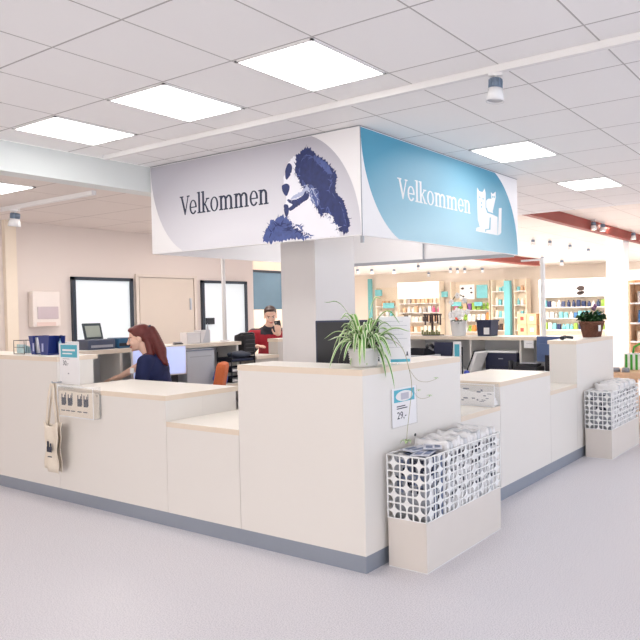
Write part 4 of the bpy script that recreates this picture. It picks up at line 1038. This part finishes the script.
garment('trousers',wt,[[[((0,-.11,.55),.145),((-.10,-.02,.52),.105),((-.11,.33,.54),.075),((-.11,.30,.14),.056)],[((0,-.11,.55),.145),((.10,-.02,.52),.105),((.11,.33,.54),.075),((.11,.30,.14),.056)]]],.010,mat('dark_trousers',(40,44,60),.8))
for s in (-.11,.11): MB().sph((s,.38,.045),.06,sc=(.8,2.1,.75)).link('shoe',M_white,wt)
MB().box(-.212,-.205,.02,.05,0,.0).link('tmp',M_white,wt) if False else None
b=MB()
hp=[((0,-.024,.050),(.083,.094,.084)),((0,-.055,.015),(.074,.070,.075)),((.058,-.02,.045),(.022,.045,.040)),((-.058,-.02,.045),(.022,.045,.040)),((0,.035,.090),(.055,.045,.028))]
for c,s in hp: b.sph((0,0,0),1,n=22,R=Mhw@Matrix.Translation(c)@Matrix.Diagonal((s[0],s[1],s[2],1)))
tip=lambda x,y,z:(Mhw@Vector((x,y,z)))
pony=[[(tuple(tip(0,-.085,.075)),.026),(tuple(tip(0,-.115,.055)),.040),(tuple(tip(0,-.125,.0)),.046),((-.02,-.115,1.16),.050),((-.04,-.13,1.10),.042),((-.05,-.16,1.05),.028),((-.05,-.18,1.02),.010)]]
pony2=[[(tuple(tip(-.03,-.065,.01)),.034),(tuple(tip(-.040,-.070,-.05)),.034),((-.070,-.045,1.13),.032),((-.10,.03,1.07),.018),((-.105,.05,1.02),.008)]]
garment('hair',wt,[pony,pony2],.0055,mat('dark_red_hair',(96,30,26),.45,vary=.35,scale=40),ext=b,sm=1)
MB().cyl(tip(0,-.100,.078),tip(0,-.118,.076),.028).link('hair_tie',M_navy,wt)
MB().box(-.168,-.160,.070,.105,.96,1.01,bev=.003).link('name_badge',M_white,wt)
wt_c=thing('office_chair','dark office chair under the red-haired woman, hidden behind the counter','chair',(3.80,5.62,0),rzW+.10)
wt_c.location=wt.location
MB().box(-.22,.22,-.30,.13,.36,.41,bev=.02).link('seat',M_black,wt_c); MB().cyl((0,-.08,.07),(0,-.08,.36),.025).link('gas_lift',M_black,wt_c)
for k in range(5):
    a=k*2*PI/5+.3; MB().tube([(0,-.08,.09),(.22*math.cos(a),-.08+.22*math.sin(a),.045)],[.022,.014],8).sph((.225*math.cos(a),-.08+.225*math.sin(a),.024),.024,n=10).link('leg',M_black,wt_c)
# --- person in red and black jacket, leaning on the end block, facing the camera side
mx_,my_=6.10,6.80
rzM=math.atan2(-(my_-.3),-(mx_+.6))-PI/2
Jm=dict(pelvis=(0,-.22,.90),waist=(0,-.16,1.02),chest=(0,-.05,1.16),neck=(.0,.01,1.285),
  lsh=(-.19,-.03,1.20),lel=(-.23,.14,1.04),lwr=(-.14,.31,1.19),rsh=(.19,-.03,1.20),rel=(.24,.12,.98),rwr=(.14,.26,1.06),
  lhip=(-.10,-.22,.86),lkn=(-.11,-.16,.47),lan=(-.11,-.26,.09),ltoe=(-.12,-.12,.035),rhip=(.10,-.22,.86),rkn=(.11,-.16,.47),ran=(.11,-.26,.09),rtoe=(.12,-.12,.035))
Mhm=Matrix.Translation((-.03,.06,1.44))@Matrix.Rotation(-.28,4,'X')@Matrix.Rotation(.12,4,'Z')
mt=person('person with short dark hair in a red and black jacket holding a black phone',(mx_,my_,0),rzM,Jm,Mhm,
   [((-.14,.31,1.19),(.05,.25,.95),(.2,-.9,0),1,.7),((.14,.26,1.06),(-.6,.7,.1),(0,0,-1),1,.4)])
M_redj=mat('red_softshell',(168,30,48),.75,vary=.12,scale=20); M_blkj=mat('black_softshell',(36,36,48),.75,vary=.15,scale=20)
def pickj(c): return 1 if (c.z>1.20 and abs(c.x)<.10) or c.z>1.265 or (c.y>.22 and c.x>.08) else 0
garm=fuse([skin([[((0,-.22,.84),.165),((0,-.16,1.02),.145),((0,-.05,1.16),.14),((0,-.01,1.265),.085)],[((0,-.04,1.19),.09),((-.19,-.03,1.20),.085),((-.23,.14,1.04),.062),((-.145,.295,1.17),.046)],[((0,-.04,1.19),.09),((.19,-.03,1.20),.085),((.24,.12,.98),.064),((.155,.245,1.05),.046)]],2)],MB().sph((0,0,0),1,n=24,R=Matrix.Translation((0,-.05,1.15))@Matrix.Diagonal((.20,.14,.17,1))),.008,'jacket',[M_redj,M_blkj],mt,3,pickj)
garment('trousers',mt,[[[((0,-.23,.88),.15),((-.10,-.22,.84),.11),((-.11,-.16,.47),.078),((-.11,-.26,.11),.06)],[((0,-.23,.88),.15),((.10,-.22,.84),.11),((.11,-.16,.47),.078),((.11,-.26,.11),.06)]]],.010,MATS['dark_trousers'])
for s in (-.115,.115): MB().sph((s,-.18,.05),.06,sc=(.8,2.1,.8)).link('shoe',M_black,mt)
b=MB()
for c,s in [((0,-.026,.058),(.080,.090,.078)),((0,-.055,.02),(.073,.066,.06)),((0,.040,.098),(.058,.040,.022)),((.062,-.01,.035),(.016,.035,.035)),((-.062,-.01,.035),(.016,.035,.035))]: b.sph((0,0,0),1,n=20,R=Mhm@Matrix.Translation(c)@Matrix.Diagonal((s[0],s[1],s[2],1)))
fuse([],b,.0055,'hair',mat('dark_brown_hair',(66,44,40),.6,vary=.3,scale=40),mt,1)
ph=thing('phone','black phone held up in the hand of the person in red','phone')
ph.matrix_world=Matrix.Translation((mx_,my_,0))@Matrix.Rotation(rzM,4,'Z')@Matrix.Translation((-.135,.300,1.315))@Matrix.Rotation(.15,4,'Y')
MB().box(-.038,.038,.0,.012,-.07,.07,bev=.004).link('phone_body',M_black,ph)
MB().cyl((.018,.012,.045),(.018,.014,.045),.009).link('camera_lens',M_greyink,ph)
# ------------------------------------------------------------------ shop beyond
PAL={'cream':(244,228,208),'white':(244,242,238),'peach':(238,196,160),'pink':(226,110,150),'orange':(232,140,70),'lime':(150,190,80),'teal':(90,176,182),'blue':(70,120,170),'dark':(70,56,54),'red':(196,70,60),'yellow':(232,200,90),'purple':(130,80,150),'grey':(176,170,166),'navy':(44,58,96),'kraft':(214,172,136)}
PAL['teal']=(120,192,198)
MP={k:mat('packet_'+k,v,.5,vary=.15,scale=25) for k,v in PAL.items()}
def packet_mesh(kind,w,d,h,m,seed):
    b=MB()
    if kind=='box': b.box(-d/2,d/2,-w/2,w/2,0,h,bev=min(w,d,h)*.06)
    elif kind=='pouch':
        P=[(-w/2,0),(w/2,0),(w*.54,h*.5),(w*.44,h),(-w*.44,h),(-w*.54,h*.5)]
        b.prism(P,lambda u,v,q:(-d/2+q+(d*.3*(v/h)),u,v),d*.6)
        b.box(-d*.1,d*.1,-w*.44,w*.44,h*.96,h*1.04)
    elif kind=='bottle': b.lathe([(w*.45,0),(w*.5,h*.04),(w*.5,h*.62),(w*.2,h*.8),(w*.2,h*.9),(w*.24,h*.9),(w*.24,h),(w*.1,h*1.01)],n=12)
    elif kind=='toy':
        b.sph((0,0,h*.3),h*.30,n=10,sc=(.5,1,1)); b.sph((0,0,h*.75),h*.24,n=10); b.sph((0,-h*.18,h*.95),h*.09,n=6); b.sph((0,h*.18,h*.95),h*.09,n=6); b.sph((0,-h*.3,h*.4),h*.13,n=6); b.sph((0,h*.3,h*.4),h*.13,n=6)
    me=bpy.data.meshes.new('packet'); bmesh.ops.recalc_face_normals(b.bm,faces=b.bm.faces); b.bm.to_mesh(me); b.bm.free(); me.materials.append(m); return me
PK={}
def packets(X,y0,y1,z,kinds,cols,w,h,gap,label,cat,group,seed,d=.12,hang=False):
    rnd=random.Random(seed); y=y0+w/2
    while y<y1-w/2:
        kd=rnd.choice(kinds); cc=rnd.choice(cols); hv=rnd.choice((.8,.9,1.0))
        key=(kd,cc,w,h,hv,d)
        if key not in PK: PK[key]=packet_mesh(kd,w*.86,d,h*hv,MP[cc],seed)
        o=bpy.data.objects.new({'box':'packet','pouch':'pouch','bottle':'bottle','toy':'soft_toy'}[kd],PK[key]); C.objects.link(o)
        o.location=(X,y,z+.001); tag(o,label,cat,group)
        y+=w+gap*rnd.random()
def gondola(label,X,y0,y1,zs,ztop,header=None,dep=.4,m=None,name='shop_shelf'):
    t=thing(name,label,'shelving',(X,(y0+y1)/2,0)); h=(y1-y0)/2; m=m or MP['cream']
    MB().box(dep-.03,dep,-h,h,0,ztop).link('back_panel',m,t)
    for s in (-h,h-.03): MB().box(0,dep-.031,s,s+.03,0,ztop).link('side_panel',m,t)
    for z in zs: MB().box(.0,dep-.031,-h+.031,h-.031,z-.03,z,bev=.002).link('shelf',M_white,t)
    if header: MB().box(-.03,-.002,-h,h,header[0],header[1]).link('header_board',mat('lit_header',(250,246,238),.5,emit=.5),t)
    return t
def board(label,name,X,q,m,cat='sign',th=.03):
    y0,y1,z0,z1=q
    return tag(MB().box(X-th,X,y0,y1,z0,z1,bev=.003).link(name,m),label,cat)
XW=23.5
q=(15.79, 17.97, 0.33, 2.67); hd=(15.75, 17.97, 1.95, 2.67)
t=gondola('cream wall shelf with long white lit header at the left of the shop',XW,q[0],q[1],[1.75,1.35,.95,.5],hd[3],(hd[2],hd[3]))
for i,(z,c,k) in enumerate(((1.75,['peach','cream','grey','dark'],['box','pouch']),(1.35,['peach','white','pink','grey'],['box','bottle']),(.95,['cream','peach','white','dark'],['box','pouch']),(.5,['kraft','cream'],['box']))):
    packets(XW+.15,q[0]+.05,q[1]-.05,z,k,c,.16,.27,.1,'small pale packet on %s shelf of the white-headed wall shelf'%('the top','the second','the third','the lowest')[i],'packet','packets on the white-headed wall shelf, row %s'%('top','second','third','lowest')[i],40+i)
q=(13.34, 15.23, 0.35, 2.66)
t=gondola('cream wall shelf of colourful toys under dog posters',XW,q[0],q[1],[1.42,.98,.52],2.62)
packets(XW+.15,q[0]+.05,q[1]-.05,1.42,['toy','pouch','box'],['orange','pink','purple','red','lime','peach'],.19,.30,.05,'bright toy on the top row below the posters','toy','bright toys in the top row',51)
packets(XW+.15,q[0]+.05,q[1]-.05,.98,['toy','pouch'],['orange','lime','pink','white','red','cream'],.19,.32,.05,'bright toy on the middle row below the posters','toy','bright toys in the middle row',52)
packets(XW+.15,q[0]+.05,q[1]-.05,.52,['toy','pouch'],['orange','kraft','white','lime','dark'],.2,.32,.05,'bright toy on the lowest row behind the navy box','toy','bright toys in the lowest row',53)
def poster(label,X,q2,m,dogs):
    t=thing('poster',label,'poster',(X,(q2[0]+q2[1])/2,q2[2])); h=(q2[1]-q2[0])/2; H_=q2[3]-q2[2]
    MB().box(-.02,0,-h,h,0,H_,bev=.003).link('sheet',m,t)
    b=MB()
    for (u,v,r) in dogs: b.prism([(u*h+r*math.cos(a*PI/5)*(1+.3*(a%2)),v*H_+r*.7*math.sin(a*PI/5)) for a in range(10)],lambda a,c,w:(-.021-w,-a,c),.002)
    b.link('picture',MP['dark'],t); return t
poster('white poster with black animal pictures above the toys',XW-.02,(14.02, 14.73, 1.87, 2.47),M_white,((-.6,.75,.07),(.55,.75,.05),(.6,.45,.06),(-.5,.2,.05)))
board('pale teal poster right of the animal poster','poster',XW-.02,(13.4, 13.91, 1.9, 2.44),MP['teal'],'poster')
board('small teal shelf sign left above the toys','shelf_sign',XW-.04,(14.65, 15.17, 1.59, 1.77),MP['teal'])
board('small teal shelf sign right above the toys','shelf_sign',XW-.04,(13.64, 14.02, 1.58, 1.75),MP['teal'])
board('tall pale teal panel at the left edge of the shop, beside the column','wall_panel',23.8,(19.67, 19.92, 0.3, 2.92),MP['teal'],'panel')
board('small teal sign near the tall teal panel at the left','shelf_sign',23.58,(18.93, 19.32, 2.12, 2.4),MP['teal'])
board('wide teal shelf sign above the plant and notice','shelf_sign',23.58,(18.26, 18.88, 1.56, 1.8),MP['teal'])
board('small teal sign between white header and toy wall','shelf_sign',23.7,(15.47, 15.83, 1.99, 2.23),MP['teal'])
q=(18.08, 19.33, 0.32, 2.71)
gondola('cream wall unit behind the spider plant',XW+.1,q[0],q[1],[1.65,1.2,.7],2.5)
packets(XW+.25,q[0]+.05,q[1]-.05,1.65,['box','pouch'],['cream','kraft','white'],.17,.26,.2,'small pale item high on the unit behind the plant','packet','items high behind the plant',61)
packets(XW+.25,q[0]+.05,q[1]-.05,1.2,['box','bottle'],['white','cream','teal'],.17,.26,.2,'small pale item low on the unit behind the plant','packet','items low behind the plant',62)
for i,(a,c,lab) in enumerate(((491,505.5,'left'),(513.5,527,'right'))):
    q=[(12.46, 13.08, 0.37, 2.49), (11.51, 12.06, 0.37, 2.46)][i]
    gondola('narrow cream shelf unit %s of the tall teal pillar panel'%lab,23.2,q[0],q[1],[2.15,1.6,1.1,.6],2.62)
    for j,z in enumerate((2.15,1.6,1.1,.6)):
        packets(23.33,q[0]+.04,q[1]-.04,z,['box','bottle','pouch'],['white','cream','teal','kraft'] if j<3 else ['kraft','dark','cream'],.13,.28 if j else .2,.04,'pale packet on the %s shelf unit by the teal panel, row %s'%(lab,('top','second','third','lowest')[j]),'packet','packets %s of teal panel row %s'%(lab,('top','second','third','lowest')[j]),70+i*5+j)
board('tall teal panel between two narrow shelf units','wall_panel',23.2,(12.14, 12.39, 0.37, 2.55),MP['teal'],'panel',.2)
q=(10.62, 11.8, 0.41, 1.09)
y=q[0]
k=0
for zz in (0.0,.42,.84):
    for yy in (q[0]+.2,q[0]+.6):
        t=thing('carton',('kraft carton at the bottom left of a stack','kraft carton at the bottom right of a stack','kraft carton mid left in a stack','kraft carton mid right in a stack','kraft carton topping the left stack','kraft carton topping the right stack')[k]+' below the teal panel','carton',(22.4,yy,zz+.001*(k//2)))
        MB().box(-.18,.18,-.19,.19,0,.41,bev=.005).link('carton_body',MP['kraft'],t); MB().box(-.1805,-.1803+.0-.0015,-.07,.07,.16,.30).link('printed_mark',MP['red'] if k%2 else MP['white'],t); k+=1
# right gondola
q=(7.94, 10.48, 0.44, 2.56); hd=(7.92, 10.48, 1.8, 2.49)
t=gondola('wide white shelf wall with lit header and small dog poster at the right',22.2,q[0],q[1],[1.86,1.48,1.08,.66],hd[3],(hd[2]+.05,hd[3]))
for j,z in enumerate((1.86,1.48,1.08,.66)):
    packets(22.34,q[0]+.05,q[1]-.05,z,['box','bottle','pouch'],(['white','yellow','teal','cream','orange'],['teal','lime','white','navy'],['white','teal','grey','blue'],['teal','white','lime','navy'])[j],.15,.25,.06,'small packet in row %s of the wide right shelf wall'%('one','two','three','four')[j],'packet','packets on the wide right shelf wall row %s'%('one','two','three','four')[j],90+j)
poster('small white poster with a dark dog at the right shelf wall',22.14,(8.58, 9.06, 1.84, 2.33),M_white,((0,.6,.13),(-.15,.25,.10),(.2,.3,.08)))
board('pale blue poster right of the small dog poster','poster',22.12,(7.95, 8.44, 1.87, 2.38),mat('pale_blue_print',(176,214,226),.5),'poster')
# white clad pillar and right hand shelf
q=(4.59, 4.98, 0.07, 2.46)
struct('pillar',MB().box(14.0,14.4,q[0],q[1],0,3.09),M_white)
board('dark skirting at the foot of the white pillar','skirting',13.999,(q[0],q[1],0.0,.07),M_black,'skirting',.012)
q=(3.55, 4.17, 0.02, 2.17)
gondola('bright shelf at the right edge beyond the white pillar',13.0,q[0],q[1],[1.95,1.55,1.15,.78],2.2,(2.0,2.2),m=MP['peach'])
for j,z in enumerate((1.55,1.15,.78)):
    packets(13.15,q[0]+.05,q[1]-.05,z,['box','box','pouch'],(['yellow','white','grey'],['white','blue','navy'],['white','cream','grey'])[j],.13,.25,.03,'packet in row %s of the shelf at the right picture edge'%('one','two','three')[j],'packet','packets at the right edge row %s'%('one','two','three')[j],110+j)
# wooden display table with green carrier
T0=(10.131, 2.928, 0.0)
t=thing('display_table','pale wooden display table at the right edge behind the far bin','table',(8.1,2.42,0))
MB().box(-.5,.7,-.55,.34,.64,.70,bev=.004).link('table_top',MP['peach'],t)
for a,c in ((-.45,-.5),(.62,-.5),(-.45,.27),(.62,.27)): MB().box(a,a+.05,c,c+.05,0,.6395).link('leg',MP['peach'],t)
MB().box(-.45,.65,-.5,.31,.25,.28).link('low_shelf',MP['kraft'],t)
t=thing('gift_carrier','bright green and white carrier bag on the display table at the right','bag',(8.1,2.48,.701))
b=MB().box(-.09,.09,-.16,.16,0,.20,bev=.01).link('bag_body',MP['white'],t)
b=MB()
for k in range(5): b.box(-.093,-.0905,-.15+.065*k,-.12+.065*k,.0,.19)
b.tube([(0,-.12,.19),(0,-.10,.28),(0,-.03,.32),(0,.05,.28),(0,.07,.19)],.014,8)
b.link('green_trim',mat('grass_green',(70,170,60),.4,vary=.1),t)
for k,(dy,lab) in enumerate(((.22,'left'),(.10,'right'))):
    t=thing('feeding_bowl','small dark and white bowl at the %s on the display table edge'%lab,'bowl',(7.72,2.42+dy,.701))
    MB().lathe([(.035,0),(.05,.004),(.042,.05),(.036,.05),(.03,.012)],n=18).link('bowl_body',M_greyink,t); MB().cyl((0,0,.013),(0,0,.02),.028).link('content',M_black,t)
# ------------------------------------------------------------------ world, light, camera
w=bpy.data.worlds.new('World'); bpy.context.scene.world=w; w.use_nodes=True; nt=w.node_tree; bg=nt.nodes['Background']
tc=nt.nodes.new('ShaderNodeTexCoord'); sp=nt.nodes.new('ShaderNodeSeparateXYZ'); nt.links.new(tc.outputs['Generated'],sp.inputs[0])
# warm store light from -X, cool daylight from -Y
r=nt.nodes.new('ShaderNodeValToRGB'); s1=math_node(nt,'SUBTRACT',sp.outputs[1],sp.outputs[0]); s1=math_node(nt,'MULTIPLY_ADD',s1,.36,.5); nt.links.new(s1,r.inputs[0])
r.color_ramp.elements[0].color=(.88,.965,1.085,1); r.color_ramp.elements[1].color=(1.0,.92,.83,1); r.color_ramp.elements[0].position=.30; r.color_ramp.elements[1].position=.70
nt.links.new(r.outputs[0],bg.inputs[0]); bg.inputs[1].default_value=2.15
def area(name,loc,e,sz,col,rot=(0,0,0)):
    l=bpy.data.lights.new(name,'AREA'); l.energy=e; l.shape='SQUARE'; l.size=sz; l.color=col; o=bpy.data.objects.new(name,l); C.objects.link(o); o.location=loc; o.rotation_euler=rot
area('staff_area_lamp',(4.2,7.3,2.62),17,.6,(1,.93,.87))
area('staff_area_lamp',(6.2,7.3,2.62),18,.6,(1,.90,.82))
area('staff_area_lamp',(9.6,9.5,2.9),22,.8,(1,.86,.76))
sc=bpy.context.scene
cam=bpy.data.cameras.new('camera'); co=bpy.data.objects.new('camera',cam); C.objects.link(co); sc.camera=co
Mw=[[0.5058988, 0.0247097, -0.8622388], [-0.8624098, -0.0061023, -0.506174], [-0.0177691, 0.999676, 0.0182227]]
cam.sensor_width=36; cam.lens=663.0/640*36; cam.shift_x=-(480-320)/640; cam.clip_start=.05; cam.clip_end=100
m3=Matrix(Mw); co.matrix_world=Matrix.Translation((0,0,1.5))@m3.to_4x4()
sc.view_settings.view_transform='Standard'; sc.view_settings.look='None'; sc.view_settings.gamma=1; sc.view_settings.exposure=0.33
